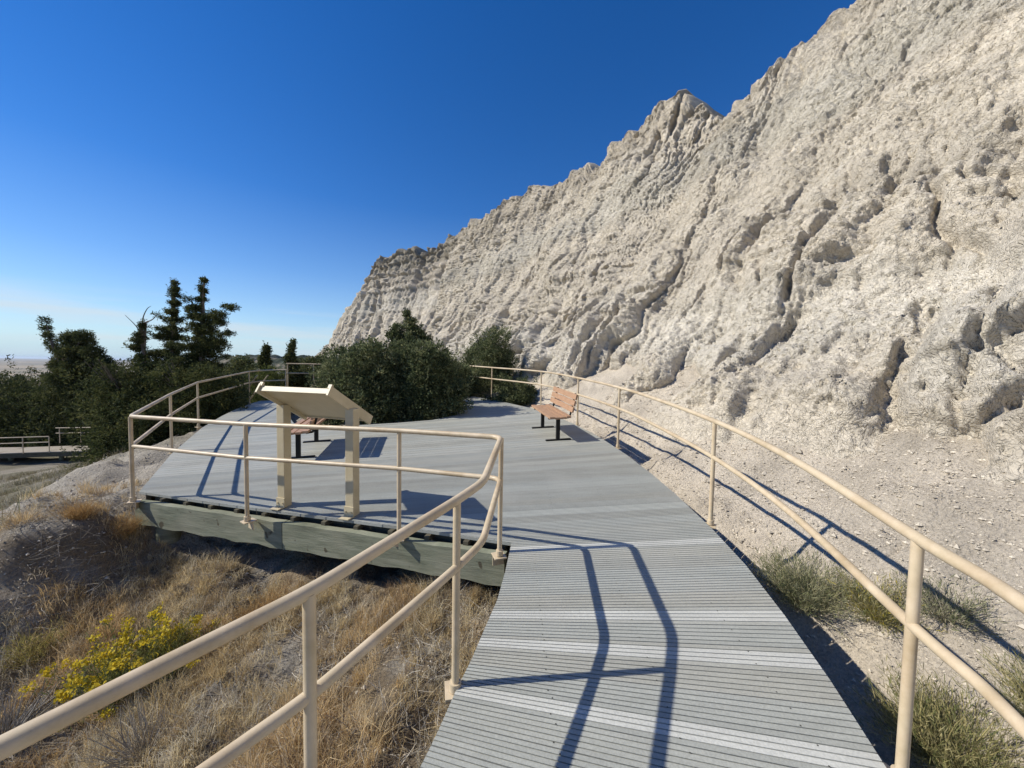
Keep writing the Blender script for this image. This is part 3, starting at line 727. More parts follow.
for s in (-.9, .9):
    mb = MB()
    for a, b in zip(pts[:-1], pts[1:]):
        a = np.array(a); b = np.array(b); d = (b-a)/np.linalg.norm(b-a); n = np.array([-d[1], d[0]])
        p = (a+b)/2+n*s; mb.box((p[0], p[1], lz-.17), (*(b-a)/2, 0), (*(n*.04), 0), (0, 0, .14))
    mb.build('side_beam', M['dark_timber'], lb)
for x, y in pts:
    mb = MB(); g = float(ground_z([x], [y])[0]); mb.tube([(x, y, min(g, lz-.6)-.3), (x, y, lz-.3)], .12, 8); mb.build('pier_post', M['timber'], lb)
railing('distant cream railing along the near side of the lower boardwalk', [(-35.0, 23.4), (-32.6, 23.65), (-30.2, 24.4)], [(-34.9, 23.4), (-32.6, 23.65), (-31.4, 24.0), (-30.2, 24.4)], flat(lz), plate=False, radius=.03)
railing('distant cream railing along the far side of the lower boardwalk', [(-31.8, 26.1), (-30.4, 26.4), (-26.5, 27.1)], [(-31.6, 26.15), (-30.4, 26.4), (-28.5, 26.75), (-26.6, 27.1)], flat(lz+.25), plate=False, radius=.03)

# ------------------------------------------------------------------ vegetation
def rdir(n):
    d = RNG.normal(size=(n, 3)); return d/np.linalg.norm(d, axis=1)[:, None]
def sprays(C, D, ln, wd, cols, per=5, spread=.8):
    """short flat sprigs around each clump centre"""
    n = len(C); C = np.repeat(C, per, 0); D = np.repeat(D, per, 0); K = np.repeat(cols, per, 0); m = n*per
    C = C+RNG.normal(size=(m, 3))*ln*.55
    d = D+rdir(m)*spread; d /= np.linalg.norm(d, axis=1)[:, None]
    s = np.cross(d, rdir(m)); s /= np.linalg.norm(s, axis=1)[:, None]+1e-6
    l = (ln*RNG.uniform(.5, 1.3, m))[:, None]; w = (wd*RNG.uniform(.6, 1.3, m))[:, None]
    V = np.stack([C-s*w*.4, C+s*w*.4, C+d*l*.55+s*w*.6, C+d*l, C+d*l*.55-s*w*.6], 1).reshape(-1, 3)
    i = np.arange(m)[:, None]*5
    K = K*RNG.uniform(.75, 1.25, m)[:, None]
    return V, np.concatenate([i+np.array([0, 1, 2, 4]),]), np.concatenate([i+np.array([4, 2, 3])]), np.repeat(K, 5, 0)
def crown(blobs, n, ln, wd, pal, per=5, hole=.0, up=.35):
    B = np.array(blobs, float); r = B[:, 3:6]; wgt = (r[:, 0]*r[:, 1]*r[:, 2])**(2/3); k = RNG.choice(len(B), n, p=wgt/wgt.sum())
    d = rdir(n); rad = 1-np.abs(RNG.normal(size=n))*.26
    P = B[k, :3]+d*B[k, 3:6]*np.clip(rad, .1, 1.1)[:, None]
    nz = fbm(P*2.6/max(.6, r.mean())+5, 3)
    keep = nz > -.30+hole
    P = P+(d*(nz*.48)[:, None])*r[k]
    P, d = P[keep], d[keep]
    D = d+np.array([0, 0, up]); D /= np.linalg.norm(D, axis=1)[:, None]
    pal = np.array(pal); t = np.clip(RNG.normal(.5, .28, len(P))+.35*fbm(P*1.4, 2), 0, .999)*(len(pal)-1)
    i = t.astype(int); f = (t-i)[:, None]; K = pal[i]*(1-f)+pal[np.minimum(i+1, len(pal)-1)]*f
    return sprays(P, D, ln, wd, K, per)
JUN = [(.032, .045, .018), (.056, .070, .027), (.092, .104, .038), (.15, .148, .055)]
JUN2 = [(.038, .052, .024), (.075, .096, .046), (.15, .172, .078), (.27, .27, .14)]
def put_tree(name, label, cat, base, blobs, n, ln=.085, wd=.022, pal=JUN, per=6, trunk_top=None, lean=(0, 0), tr=.12, hole=0, group=None, dead=None):
    g = float(ground_z([base[0]], [base[1]])[0]) if len(base) == 2 else base[2]
    t = thing(name, label, cat, (base[0], base[1], g), group)
    V, F4, F3, K = crown(blobs, int(n*1.25), ln, wd, pal, per, hole)
    np_mesh('crown', V, [F4, F3], M['leaf'], t, K)
    mb = MB(); B = np.array(blobs)
    tt = np.array(trunk_top) if trunk_top is not None else B[B[:, 2].argmax(), :3]
    b0 = np.array([base[0], base[1], g-.15]); k = 7
    P = np.array([b0+(tt-b0)*s+np.array([math.sin(s*7+base[0])*.05, math.cos(s*6)*.05, 0]) for s in np.linspace(0, 1, k)])
    mb.tube(P, np.linspace(tr, tr*.18, k), 8)
    for q in B[:14]:
        s = np.clip((q[2]-b0[2])/(tt[2]-b0[2]+1e-6)*.75, .08, .9); a = b0+(tt-b0)*s
        mid = (a+q[:3])/2+np.array([0, 0, -.06]); mb.tube([a, mid, q[:3]], [tr*.35, tr*.22, tr*.08], 5)
    mb.build('trunk', M['bark'], t, True)
    if dead:
        mb = MB()
        for seq in dead: mb.tube(catmull(np.array(seq), 4), np.linspace(.022, .006, 4*(len(seq)-1)+1), 5)
        mb.build('dead_branch', M['bark'], t)
    return t
def px(a, Y): return (a-512)/376.9*Y
def at(a, b, Y):   # a point seen at this spot of the picture at distance Y, used only to lay out the trees
    p, r = R_(2.81), R_(.97); fw = np.array([0, math.cos(p), -math.sin(p)]); u = np.array([0, math.sin(p), math.cos(p)]); x = np.array([1., 0, 0])
    X = math.cos(r)*x+math.sin(r)*u; U = math.cos(r)*u-math.sin(r)*x
    d = fw+X*(a-512)/376.9-U*(b-384)/376.9; return np.array([0, 0, EYE])+d*Y/d[1]
def spire(a, Y, top, bot, prof, seed, dens=1.0):
    """upright juniper: ragged whorls of clumps; prof = [(t, radius)] from the tip down"""
    r = random.Random(seed); tp = at(a, top, Y); bt = at(a, bot, Y); bt[0] = tp[0]; h = tp[2]-bt[2]; bl = []
    pt, pr = zip(*prof); z = 0.02
    for k in range(5): bl.append((tp[0]+r.uniform(-.03, .03), tp[1], tp[2]-.05-.11*k, .008+.016*k, .008+.016*k, .09))
    while z < 1:
        R = float(np.interp(z, pt, pr)); k = r.choice((3, 4, 5)); c = (tp[0]+.12*math.sin(z*9+seed), tp[1], tp[2]-z*h)
        bl.append((*c, .025+.15*R, .025+.15*R, .14))
        for i in range(k):
            th = r.uniform(0, 6.283); Lb = R*r.uniform(.35, 1.15); rise = r.uniform(-.05, .55)
            for m in range(1, 5):
                f = m/4; q = Lb*f; w = (.03+.13*R)*(1.2-.85*f)
                bl.append((c[0]+math.cos(th)*q, c[1]+math.sin(th)*q, c[2]+rise*q*q/max(R, .3)-.10*q, w*1.1, w*1.1, w*.75))
        z += r.uniform(.20, .34)/h
    return tp, bt, bl
# two tall spires
tp, bt, bl = spire(172, 13.0, 279, 462, [(0, .02), (.06, .13), (.12, .27), (.22, .50), (.35, .75), (.5, 1.05), (1, 1.2)], 1)
put_tree('juniper_tree', 'tall slim dark juniper, left one of the twin spires', 'tree', (tp[0], tp[1]), bl, 19500, ln=.062, wd=.017, trunk_top=tp-np.array([0, 0, .3]))
tp, bt, bl = spire(201, 12.6, 277, 462, [(0, .02), (.06, .12), (.12, .25), (.25, .45), (.38, .78), (.5, 1.05), (1, 1.15)], 2)
for (a0, b0), (a1, b1), n_ in (((204, 320), (237, 303), 8), ((206, 330), (226, 318), 5), ((205, 348), (232, 331), 7), ((206, 340), (222, 334), 4), ((200, 352), (228, 346), 7), ((196, 310), (186, 300), 3)):
    for k in range(n_):
        f = (k+.5)/n_; q = at(a0+(a1-a0)*f, b0+(b1-b0)*f**1.5+3*math.sin(k*2.1), 12.5+.15*math.sin(k*1.7)); w = .19-.11*f; bl.append((*q, w*1.2, w, w*.75))
put_tree('juniper_tree', 'tall dark juniper with side branches, right one of the twin spires', 'tree', (tp[0], tp[1]), bl, 21000, ln=.062, wd=.017, trunk_top=tp-np.array([0, 0, .3]))
# lower one with dead top branches
tp, bt, bl = spire(143, 12.2, 322, 455, [(0, .05), (.12, .22), (.3, .5), (.5, .8), (1, 1)], 3)
put_tree('juniper_tree', 'shorter juniper with bare dead twigs at its top', 'tree', (tp[0], tp[1]), bl, 13500, ln=.062, wd=.017, trunk_top=tp, dead=[[at(141, 335, 12.2), at(136, 326, 12.2), at(125, 315, 12.2)], [at(143, 328, 12.2), at(143, 318, 12.3), at(147, 309, 12.3), at(151, 306, 12.3)], [at(144, 323, 12.2), at(153, 319, 12.1), at(160, 310, 12)]])
# leaning juniper
pts_ = [(45, 320), (46, 328), (48, 336), (51, 343), (56, 349), (62, 353), (66, 341), (70, 336), (72, 344), (78, 338), (84, 336), (86, 342), (79, 347), (70, 352), (78, 357), (86, 356), (92, 352), (100, 360), (108, 366), (94, 366), (84, 368), (72, 366), (64, 360), (60, 366), (104, 376), (90, 380)]
bl = []
for i, (a, b) in enumerate(pts_):
    q = at(a, b, 28+.8*math.sin(i*2.3)); s = .20+.019*min(i, 14); bl.append((*q, s*1.15, s*1.15, s*.8))
q = at(98, 440, 28)
for a, b in ((68, 372), (74, 380), (62, 378), (80, 388), (70, 392), (84, 398), (78, 406), (88, 412), (96, 395), (104, 400), (92, 410), (100, 420), (110, 412), (95, 430), (105, 435)): bl.append((*at(a, b, 28), .62, .62, .5))
put_tree('juniper_tree', 'ragged juniper leaning out to the left over the plain', 'tree', (q[0], q[1]), bl, 13000, ln=.15, wd=.04, trunk_top=at(52, 345, 28), tr=.25)
def bushy(spots, Y, size, seed, jit=.5):
    r = random.Random(seed); out = []
    for (a, b) in spots:
        for k in range(2):
            q = at(a+r.uniform(-6, 6), b+r.uniform(-3, 8), Y+r.uniform(-jit, jit)); w = size*r.uniform(.6, .95); out.append((*q, w*1.1, w*1.1, w*.8))
        for k in range(4):
            q = at(a+r.uniform(-8, 8), b+r.uniform(-4, 6), Y+r.uniform(-jit, jit)); th = r.uniform(0, 6.283); Lb = size*r.uniform(.9, 2.3); el_ = r.uniform(.1, 1.2)
            for m in range(5):
                f = m/4; w = size*(.46-.33*f)
                out.append((q[0]+math.cos(th)*math.cos(el_)*Lb*f, q[1]+math.sin(th)*math.cos(el_)*Lb*f, q[2]+math.sin(el_)*Lb*f, w, w, w*.8))
    return out
def bush(label, spots, Y, size, n, seed, pal=JUN, name='juniper_bush', ln=.08, hole=.05, group='junipers around the platform', jit=.5, wd=.021):
    bl = bushy(spots, Y, size, seed, jit)
    for q in list(bl)[::11]:
        g = float(ground_z([q[0]], [q[1]])[0]); z = q[2]-size*1.1
        while z > g+size*.4: bl.append((q[0]+.1*math.sin(z*9), q[1], z, size*1.1, size*1.1, size)); z -= size*1.1
    B = np.array(bl); c = B[:, :3].mean(0)
    return put_tree(name, label, 'bush', (c[0], c[1]), bl, n, ln=ln, pal=pal, trunk_top=c+np.array([0, 0, .2]), tr=.07, hole=hole, wd=wd)
bush('wide dark juniper bush sprawling below the leaning tree', [(50, 385), (70, 380), (95, 392), (60, 400), (85, 408), (40, 395), (110, 398), (110, 415), (75, 420), (50, 415)], 29.5, .9, 7500, 5, ln=.17, wd=.05, jit=1.0)
bush('olive juniper bush between the leaning tree and the twin spires', [(115, 368), (128, 372), (120, 384), (140, 385), (105, 385), (130, 400), (150, 400), (118, 412), (140, 420)], 11.6, .38, 5500, 6)
bush('dark juniper bush at the foot of the twin spires', [(165, 375), (185, 380), (205, 372), (175, 395), (200, 395), (225, 380), (160, 410), (190, 415), (165, 430)], 11.4, .38, 6000, 7)
bush('low olive juniper bush growing against the left edge of the platform', [(236, 384), (228, 390), (240, 395), (215, 398), (222, 405), (205, 405)], 12.6, .3, 3500, 8, pal=JUN2)
bush('low juniper shrub on the slope below the gravel crest', [(112, 432), (122, 440), (130, 428), (105, 442), (135, 442), (120, 425)], 11.5, .27, 2600, 9)
bush('dark juniper bush reaching in from the left edge beside the lower boardwalk', [(5, 400), (20, 392), (30, 405), (12, 415), (28, 420), (-8, 410), (8, 385), (-12, 392)], 29, .95, 5000, 10, ln=.17, wd=.05, jit=1.0)
for i, (a, top, Y, lab) in enumerate(((-6, 384, 31, 'far juniper beyond the lower boardwalk at the left frame edge'), (22, 378, 32, 'far rounded juniper directly behind the lower boardwalk railing'), (52, 376, 33, 'far juniper behind the bend of the lower boardwalk'), (82, 380, 31, 'far juniper at the right end of the lower boardwalk'), (112, 384, 30, 'far juniper below the olive bush'))):
    bl = bushy([(a+dx, top+dy) for dx, dy in ((0, 6), (-9, 16), (9, 16), (0, 22), (-12, 30), (12, 30), (0, 38), (-10, 46), (10, 46), (0, 54), (-8, 60), (8, 60))], Y, .75, 40+i, 1.0); B = np.array(bl)
    put_tree('juniper_tree', lab, 'tree', (px(a, Y), Y), bl, 4500, ln=.17, wd=.05, trunk_top=B[0, :3], group='junipers around the lower boardwalk')
# small spires further off, behind the landing
for i, (a, top, Y, lab) in enumerate(((265, 344, 24, 'small pointed juniper behind the landing railing, left of a pair'), (292, 341, 25, 'small pointed juniper behind the landing railing, right of a pair'))):
    tp, bt, bl = spire(a, Y, top, 392, [(0, .03), (.2, .22), (.5, .5), (1, .85)], 20+i)
    put_tree('juniper_tree', lab, 'tree', (tp[0], tp[1]), bl, 2500, ln=.14, wd=.05, trunk_top=tp-np.array([0, 0, .2]))
bush('yellow green shrub beside the landing post', [(258, 378), (266, 374), (275, 378), (262, 388), (272, 388)], 15.5, .33, 1800, 12, pal=[(.05, .07, .02), (.09, .11, .03), (.14, .15, .05)])
bush('olive shrubs on the slope behind the landing rails', [(246, 374), (262, 374), (276, 376), (300, 374), (312, 378), (320, 374)], 26, .5, 2600, 13, ln=.15, wd=.05)
bush('dark juniper clump behind the stairs', [(304, 364), (314, 363), (324, 364), (318, 372)], 30, .6, 2200, 14, ln=.18, wd=.06)
bush('brown green scrub hummock on the far slope left of the small spires', [(240, 364), (248, 370), (236, 374)], 34, .7, 1800, 15, ln=.2, wd=.07)
# the big bush in the fork of the boardwalk
bush('large dark juniper bush in the fork of the boardwalk, nearest the sign', [(338, 368), (350, 358), (362, 352), (375, 352), (340, 385), (358, 380), (375, 372), (345, 402), (362, 400), (380, 392), (372, 412), (356, 414), (388, 410), (392, 360), (330, 378)], 9.9, .32, 12500, 16, pal=JUN2, ln=.075, jit=.55, wd=.024)
bush('large dark juniper bush in the fork of the boardwalk, nearest the right branch', [(400, 352), (415, 352), (428, 358), (442, 362), (405, 372), (425, 378), (445, 378), (455, 385), (410, 395), (430, 398), (448, 398), (402, 412), (425, 412), (440, 408), (418, 362)], 10.1, .31, 12500, 17, pal=JUN2, ln=.075, jit=.5, wd=.024)
tp, bt, bl = spire(408, 11.6, 312, 390, [(0, .05), (.15, .2), (.3, .42), (.5, .5), (1, .8)], 31)
for a, b in ((398, 330), (394, 336), (418, 334), (424, 340), (402, 338)): bl.append((*at(a, b, 11.6), .17, .17, .12))
put_tree('juniper_tree', 'young pointed juniper rising behind the large dark bush', 'tree', (tp[0], tp[1]), bl, 4000, ln=.08, wd=.028, pal=JUN2, trunk_top=tp-np.array([0, 0, .2]))
bush('dark juniper behind the cliff side railing at the end of the right branch', [(482, 345), (492, 340), (500, 348), (476, 352), (488, 358), (504, 356), (470, 362), (482, 372), (468, 375), (478, 385), (508, 362), (460, 368), (497, 336)], 14.6, .33, 6500, 18, pal=JUN2, ln=.09)
bush('low dark juniper filling the gap between the fork bush and the railing end', [(450, 372), (458, 368), (466, 374), (454, 384), (464, 386), (472, 380), (446, 380)], 13.2, .26, 3600, 33, pal=JUN2, ln=.075)
bush('low green juniper between the railing posts and the cliff foot', [(508, 392), (516, 388), (525, 392), (512, 400), (522, 400), (500, 398), (532, 396)], 12.2, .24, 3200, 19, pal=JUN2, ln=.07)

# ---- dry grass, litter and gravel (nobody could count these)
def blades(P, H, lean, wd, cols):
    m = len(P); th = RNG.uniform(0, 6.283, m); d = np.c_[np.cos(th), np.sin(th), 0*th]; s = np.c_[-np.sin(th), np.cos(th), 0*th]
    ph = RNG.uniform(0, 6.283, m); s = np.c_[np.cos(ph), np.sin(ph), 0*ph]
    H = H[:, None]; l = lean[:, None]; w = wd[:, None]; up = np.array([0, 0, 1.])
    a = P+s*w; b = P-s*w; c = P+up*H*.6+d*H*l*.35
    V = np.stack([a, b, c-s*w*.7, c+s*w*.7, P+up*H*(1-.25*l)+d*H*l], 1).reshape(-1, 3)
    i = np.arange(m)[:, None]*5
    return V, i+np.array([0, 1, 2, 3]), i+np.array([3, 2, 4]), np.repeat(cols*RNG.uniform(.7, 1.3, m)[:, None], 5, 0)
DRY = np.array([(.56, .44, .24), (.41, .31, .175), (.68, .58, .38), (.25, .19, .13), (.55, .50, .39)])
def shaded_free(x, y, m=.06): return ~(in_poly(x, y) | (poly_dist(x, y) < m))
def make_grass():
    n = 21000
    x = RNG.uniform(-7.2, .2, n); y = RNG.uniform(.5, 5.8, n)
    dens = fbm(np.c_[x*.9, y*.9, 0*x+2], 3)+.25
    gravel = (y > 4.5)&(x < -4.9)
    ok = shaded_free(x, y) & (dens > RNG.uniform(-.35, .55, n)) & ~(gravel & (RNG.random(n) < .93))
    x, y = x[ok], y[ok]
    k = RNG.integers(16, 46, len(x)); ci = np.repeat(np.arange(len(x)), k); m = len(ci)
    cr = RNG.uniform(.03, .10, len(x)); th = RNG.uniform(0, 6.283, m); rr = np.sqrt(RNG.random(m))*cr[ci]
    X = x[ci]+np.cos(th)*rr; Y = y[ci]+np.sin(th)*rr; Z = ground_z(X, Y)-.01
    h0 = RNG.uniform(.04, .16, len(x))*RNG.uniform(.5, 1.3, len(x))*(1+.6*(fbm(np.c_[x*1.3, y*1.3, 0*x+8], 2) > .15)); H = h0[ci]*RNG.uniform(.5, 1.25, m)
    cc = DRY[RNG.choice(len(DRY), len(x), p=[.3, .2, .22, .13, .15])][ci]
    tan = (fbm(np.c_[X*.7, Y*.7, 0*X+20], 2) > .1)[:, None]; cc = np.where(tan, cc*np.array([1.05, .97, .88]), cc)
    under = in_poly(X, Y)
    sel = ~under
    V, F4, F3, K = blades(np.c_[X, Y, Z][sel], H[sel], RNG.uniform(.15, .95, m)[sel], RNG.uniform(.0011, .0024, m)[sel], cc[sel])
    o = np_mesh('dry_grass', V, [F4, F3], M['blade'], None, K); props(o, 'tan and rust dry grass covering the slope left of the boardwalk', None, None, 'stuff')
make_grass()
def make_grass_far():
    n = 5200
    x = RNG.uniform(-24, -6, n); y = RNG.uniform(3, 24, n); ok = shaded_free(x, y) & (fbm(np.c_[x*.35, y*.35, 0*x+4], 3) > -.05)
    ok &= ~((x > -10) & (y > 4.6) & (ground_smooth(x, y) > -.6))
    x, y = x[ok], y[ok]; k = RNG.integers(14, 30, len(x)); ci = np.repeat(np.arange(len(x)), k); m = len(ci)
    X = x[ci]+RNG.normal(size=m)*.10; Y = y[ci]+RNG.normal(size=m)*.10; Z = ground_z(X, Y)-.01
    pal = np.array([(.20, .17, .09), (.26, .22, .13), (.14, .15, .07), (.18, .16, .12), (.30, .26, .17)])
    V, F4, F3, K = blades(np.c_[X, Y, Z], RNG.uniform(.08, .3, m), RNG.uniform(.2, .9, m), RNG.uniform(.003, .006, m), pal[RNG.integers(0, 5, len(x))][ci])
    o = np_mesh('scrub_grass', V, [F4, F3], M['blade'], None, K); props(o, 'olive and grey scrub grass on the lower ground behind the gravel crest', None, None, 'stuff')
make_grass_far()
def twigs(P, D, ln, rad, cols, bend=.35, seg=4):
    """thin three-sided crooked twigs"""
    m = len(P); V = np.empty((m, (seg+1)*3, 3)); q = P.copy(); d = D.copy()
    s = np.cross(d, rdir(m)); s /= np.linalg.norm(s, axis=1)[:, None]+1e-6; t = np.cross(d, s)
    for k in range(seg+1):
        r = (rad*(1-.75*k/seg))[:, None]
        for j in range(3):
            a = j*2.0944; V[:, k*3+j] = q+r*(math.cos(a)*s+math.sin(a)*t)
        d = d+RNG.normal(size=(m, 3))*bend*.5; d /= np.linalg.norm(d, axis=1)[:, None]; q = q+d*(ln/seg)[:, None]
    i = np.arange(m)[:, None]*(seg+1)*3; F = []
    for k in range(seg):
        for j in range(3): F.append(i+np.array([k*3+j, k*3+(j+1) % 3, k*3+3+(j+1) % 3, k*3+3+j]))
    return V.reshape(-1, 3), np.concatenate(F), np.repeat(cols, (seg+1)*3, 0)
def make_litter():
    n = 34000
    x = RNG.uniform(-6.6, .1, n); y = RNG.uniform(.6, 5.2, n)
    ok = shaded_free(x, y, .02) & (fbm(np.c_[x*1.5, y*1.5, 0*x+70], 3) > -.1); x, y = x[ok], y[ok]; m = len(x)
    D = rdir(m)*np.array([1, 1, .35]); D[:, 2] = np.abs(D[:, 2]); D /= np.linalg.norm(D, axis=1)[:, None]
    pal = np.array([(.36, .33, .28), (.46, .42, .35), (.26, .22, .17), (.40, .32, .20)])
    V, F, K = twigs(np.c_[x, y, ground_z(x, y)+.004], D, RNG.uniform(.05, .28, m), RNG.uniform(.0012, .0034, m), pal[RNG.integers(0, 4, m)])
    o = np_mesh('twig_litter', V, F, M['twig'], None, K); props(o, 'pale dead twigs and straw littering the slope', None, None, 'stuff')
make_litter()
def make_gravel():
    octa = np.array([(1, 0, 0), (-1, 0, 0), (0, 1, 0), (0, -1, 0), (0, 0, 1), (0, 0, -1)], float)
    F0 = np.array([(0, 2, 4), (2, 1, 4), (1, 3, 4), (3, 0, 4), (2, 0, 5), (1, 2, 5), (3, 1, 5), (0, 3, 5)])
    n = 42000; x = np.concatenate([RNG.uniform(1.6, 4.6, n), RNG.uniform(-.5, 3, 5000), RNG.uniform(-10, -4.6, 9000), RNG.uniform(-6, 0, 4000)]); y = np.concatenate([RNG.uniform(.6, 10, n), RNG.uniform(8, 13, 5000), RNG.uniform(3.4, 10, 9000), RNG.uniform(.6, 5, 4000)])
    z = ground_z(x, y); ok = shaded_free(x, y) & ((x > -.5) | (z > -.6) | (np.arange(len(x)) > n+14000)); x, y, z = x[ok], y[ok], z[ok]; m = len(x)
    s = .005+RNG.pareto(2.6, m)*.0065; s = np.minimum(s, np.where((x > 2.6) & (RNG.random(m) < .25), .055, .022))
    V = octa[None]*s[:, None, None]*RNG.uniform(.6, 1.3, (m, 6, 1))*np.array([1, 1, .7])
    a = RNG.uniform(0, 6.28, m); c, si = np.cos(a)[:, None], np.sin(a)[:, None]
    V = np.stack([V[:, :, 0]*c-V[:, :, 1]*si, V[:, :, 0]*si+V[:, :, 1]*c, V[:, :, 2]], 2)+np.c_[x, y, z+s*.15][:, None, :]
    F = (np.arange(m)[:, None, None]*6+F0[None]).reshape(-1, 3)
    K = np.array([.50, .445, .36])*RNG.uniform(.72, 1.25, m)[:, None]
    o = np_mesh('gravel', V.reshape(-1, 3), F, M['stone'], None, np.repeat(K, 6, 0)); props(o, 'loose pale clay gravel on the ground beside the boardwalk', None, None, 'stuff')
make_gravel()

# ---- individual shrubs
def twiggy(name, label, xy, h, rad, nst, stem_col, leaf_pal, leaf_n, leaf_len, leaf_w, tips=None, tip_n=0, group=None, upright=.9):
    g = float(ground_z([xy[0]], [xy[1]])[0]); t = thing(name, label, 'shrub', (xy[0], xy[1], g), group)
    th = RNG.uniform(0, 6.283, nst); tilt = np.sqrt(RNG.random(nst))*upright
    D = np.c_[np.cos(th)*np.sin(tilt), np.sin(th)*np.sin(tilt), np.cos(tilt)]
    rr = RNG.uniform(0, rad*.3, nst); P = np.c_[xy[0]+np.cos(th)*rr, xy[1]+np.sin(th)*rr, np.full(nst, g-.03)]
    ln = h*RNG.uniform(.6, 1.15, nst)
    V, F, K = twigs(P, D, ln, np.full(nst, .0036)*RNG.uniform(.7, 1.5, nst), np.tile(stem_col, (nst, 1))*RNG.uniform(.7, 1.3, nst)[:, None], .28, 5)
    np_mesh('stems', V, F, M['twig'], t, K)
    S = V.reshape(nst, 6, 3, 3).mean(2)      # stem joints
    if leaf_n:
        i = RNG.integers(0, nst, leaf_n); f = RNG.uniform(1.2, 5, leaf_n); k = np.minimum(f.astype(int), 4); w = (f-k)[:, None]
        C = S[i, k]*(1-w)+S[i, k+1]*w; d = D[i]*.8+np.array([0, 0, .3])
        pal = np.array(leaf_pal); V, F4, F3, K = sprays(C, d/np.linalg.norm(d, axis=1)[:, None], leaf_len*1.15, leaf_w*.55, pal[RNG.integers(0, len(pal), leaf_n)], 3, .7)
        np_mesh('foliage', V, [F4, F3], M['blade'], t, K)
    if tip_n:
        i = RNG.integers(0, nst, tip_n); C = S[i, 5]+RNG.normal(size=(tip_n, 3))*np.array([.016, .016, .014])
        pal = np.array(tips); V, F4, F3, K = sprays(C, np.tile([0, 0, 1.], (tip_n, 1)), .020, .014, pal[RNG.integers(0, len(pal), tip_n)], 3, 1.1)
        np_mesh('flowers', V, [F4, F3], M['blade'], t, K)
    return t
YEL = [(.62, .46, .03), (.70, .55, .06), (.50, .40, .04)]
GRN = [(.11, .13, .04), (.16, .18, .06), (.22, .22, .09)]
SAGE = [(.20, .21, .12), (.27, .27, .16), (.34, .33, .20), (.16, .18, .08)]
OLV = [(.20, .20, .08), (.28, .26, .11), (.16, .18, .07), (.40, .36, .19), (.34, .30, .15)]
twiggy('rabbitbrush', 'yellow flowering rabbitbrush on the slope behind the near left rail', (-3.14, 2.98), .58, .22, 75, (.16, .15, .07), GRN, 2400, .035, .008, YEL, 1200, upright=.75)
twiggy('rabbitbrush', 'small green rabbitbrush with few yellow flowers beside the larger flowering one', (-2.86, 3.12), .42, .2, 70, (.2, .19, .09), GRN+[(.55, .43, .05)], 1300, .035, .006, upright=.7)
twiggy('rabbitbrush', 'sparse yellow green stalks at the foot of the shaded mound', (-4.25, 3.25), .38, .15, 40, (.35, .29, .10), [(.3, .27, .09), (.38, .33, .12)], 400, .04, .005, upright=.6)
twiggy('dead_shrub', 'tangled dead grey brush at the lower left of the slope', (-3.72, 2.62), .45, .3, 260, (.26, .24, .215), [], 0, .03, .005, upright=1.25)
twiggy('dead_shrub', 'tangled dead grey twigs under the near left rail', (-2.35, 2.35), .34, .25, 180, (.33, .29, .23), [], 0, .03, .005, upright=1.2)
twiggy('dead_shrub', 'dark dead twigs on the left side of the shaded mound', (-4.9, 3.15), .30, .25, 160, (.20, .17, .14), [], 0, .03, .005, upright=1.2)
twiggy('sagebrush', 'grey green wispy shrub on the clay just right of the deck edge', (2.72, 3.36), .48, .3, 240, (.34, .31, .19), SAGE, 2600, .045, .006, upright=1.05)
twiggy('sagebrush', 'small yellowish shrub behind the second right hand post', (3.05, 3.0), .34, .2, 120, (.33, .29, .14), OLV+[(.45, .36, .06)], 1300, .04, .006, upright=1.0)
twiggy('sagebrush', 'thin grey shrub above the middle rail on the right slope', (3.3, 2.75), .34, .2, 110, (.30, .27, .20), SAGE, 700, .04, .006, upright=1.1)
twiggy('sagebrush', 'dense olive shrub in the lower right corner below the rail', (2.72, 2.15), .44, .35, 300, (.28, .24, .11), OLV, 3600, .045, .006, upright=1.1)
twiggy('sagebrush', 'olive shrub at the right frame edge beside the corner shrub', (3.1, 1.95), .40, .3, 200, (.28, .24, .11), OLV, 2200, .045, .006, upright=1.1)
for i, (x, y, lab) in enumerate(((-1.35, 9.5, 'dry tan grass tuft under the dark bush beside the right branch'), (-4.62, 4.42, 'rusty dry grass clump beside the pier post under the platform corner'), (-4.95, 4.25, 'brown dry grass clump crowning the shaded mound'), (-2.35, 3.55, 'golden dry grass clump in front of the fascia beam'))):
    twiggy('grass_tuft', lab, (x, y), (.30, .17, .16, .30)[i], .2, 150, (.42, .27, .12), [(.45, .31, .14), (.36, .22, .09)], 500, .06, .004, upright=.9)['category'] = 'grass tuft'

# ------------------------------------------------------------------ air
def make_haze():
    m = bpy.data.materials.new('haze'); m.use_nodes = True; nt = m.node_tree
    for n in list(nt.nodes):
        if n.type == 'BSDF_PRINCIPLED': nt.nodes.remove(n)
    v = nt.nodes.new('ShaderNodeVolumePrincipled'); v.inputs['Density'].default_value = 6e-5; v.inputs['Color'].default_value = (.72, .82, .95, 1); v.inputs['Anisotropy'].default_value = .2
    nt.links.new(v.outputs[0], nt.nodes['Material Output'].inputs['Volume'])
    mb = MB(); mb.box((0, 0, -18), (40000, 0, 0), (0, 40000, 0), (0, 0, 48)); o = mb.build('haze', m); props(o, 'thin pale haze over the plain', None, None, 'stuff')
make_haze()

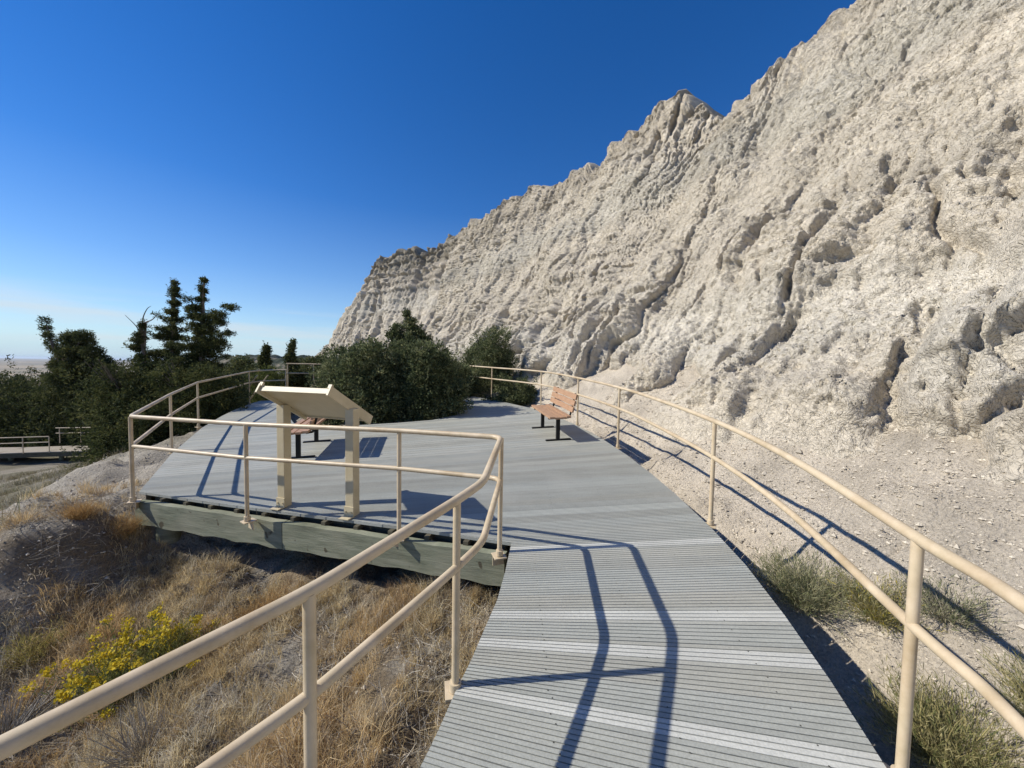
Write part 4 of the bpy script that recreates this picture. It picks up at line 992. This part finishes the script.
# ------------------------------------------------------------------ light, sky, camera
az = R_(86.5); el = R_(39.2)          # shadows run towards +X and slightly away
ldir = Vector((math.sin(az)*math.cos(el), math.cos(az)*math.cos(el), -math.sin(el)))
sun = bpy.data.lights.new('sun', 'SUN'); sun.energy = 5.0; sun.angle = R_(.55); sun.color = (1, .945, .83)
so = bpy.data.objects.new('sun', sun); so.rotation_euler = ldir.to_track_quat('-Z', 'Y').to_euler(); so.location = (-20, 0, 30); COL.objects.link(so)
w = bpy.data.worlds.new('World'); scene.world = w; w.use_nodes = True; nt = w.node_tree
bg = nt.nodes['Background']; sky = nt.nodes.new('ShaderNodeTexSky'); sky.sky_type = 'NISHITA'; sky.sun_disc = False
sky.sun_elevation = el; sky.sun_rotation = R_(266.5); sky.altitude = 900; sky.air_density = 1.0; sky.dust_density = 0.0; sky.ozone_density = 3.0
hs = nt.nodes.new('ShaderNodeHueSaturation'); hs.inputs['Hue'].default_value = .511; hs.inputs['Saturation'].default_value = 1.34; hs.inputs['Value'].default_value = 1.65
nt.links.new(sky.outputs[0], hs.inputs['Color'])
# faint streaks of high cloud low in the sky
tc = nt.nodes.new('ShaderNodeTexCoord'); mp = nt.nodes.new('ShaderNodeMapping'); mp.inputs['Scale'].default_value = (2.2, 2.2, 26)
nt.links.new(tc.outputs['Generated'], mp.inputs['Vector'])
nz = nt.nodes.new('ShaderNodeTexNoise'); nz.inputs['Scale'].default_value = 1.3; nz.inputs['Detail'].default_value = 6; nt.links.new(mp.outputs[0], nz.inputs['Vector'])
r1 = ramp(nt, nz.outputs['Fac'], [(.46, G3(0)), (.66, G3(.65))])
sx = nt.nodes.new('ShaderNodeSeparateXYZ'); nt.links.new(tc.outputs['Generated'], sx.inputs[0])
r2 = ramp(nt, sx.outputs['Z'], [(.0, G3(0)), (.03, G3(1)), (.08, G3(1)), (.13, G3(0))])
cm = mixc(nt, 1, r1, r2, 'MULTIPLY'); 
r3 = ramp(nt, sx.outputs['Z'], [(0, G3(.95)), (.04, G3(.68)), (.10, G3(.34)), (.20, G3(.13)), (.36, G3(0))])
hz = mixc(nt, r3, hs.outputs[0], (5.4, 7.6, 9.6))
fin = mixc(nt, cm, hz, (8.2, 9.0, 9.6))
nt.links.new(fin, bg.inputs['Color']); bg.inputs['Strength'].default_value = .074
cam = bpy.data.cameras.new('camera'); cam.sensor_width = 36; cam.lens = 376.9/1024*36; cam.clip_start = .05; cam.clip_end = 60000
co = bpy.data.objects.new('camera', cam); COL.objects.link(co); co.location = (0, 0, EYE)
from mathutils import Matrix
p, r = R_(2.81), R_(.97)
fw = Vector((0, math.cos(p), -math.sin(p))); u = Vector((0, math.sin(p), math.cos(p))); x = Vector((1, 0, 0))
X = math.cos(r)*x+math.sin(r)*u; U = math.cos(r)*u-math.sin(r)*x
co.rotation_euler = Matrix((X, U, -fw)).transposed().to_euler()
scene.camera = co
scene.view_settings.view_transform = 'Standard'; scene.view_settings.look = 'None'; scene.view_settings.exposure = .2; scene.view_settings.gamma = 1
scene.render.engine = 'CYCLES'; scene.cycles.max_bounces = 6; scene.cycles.use_denoising = True
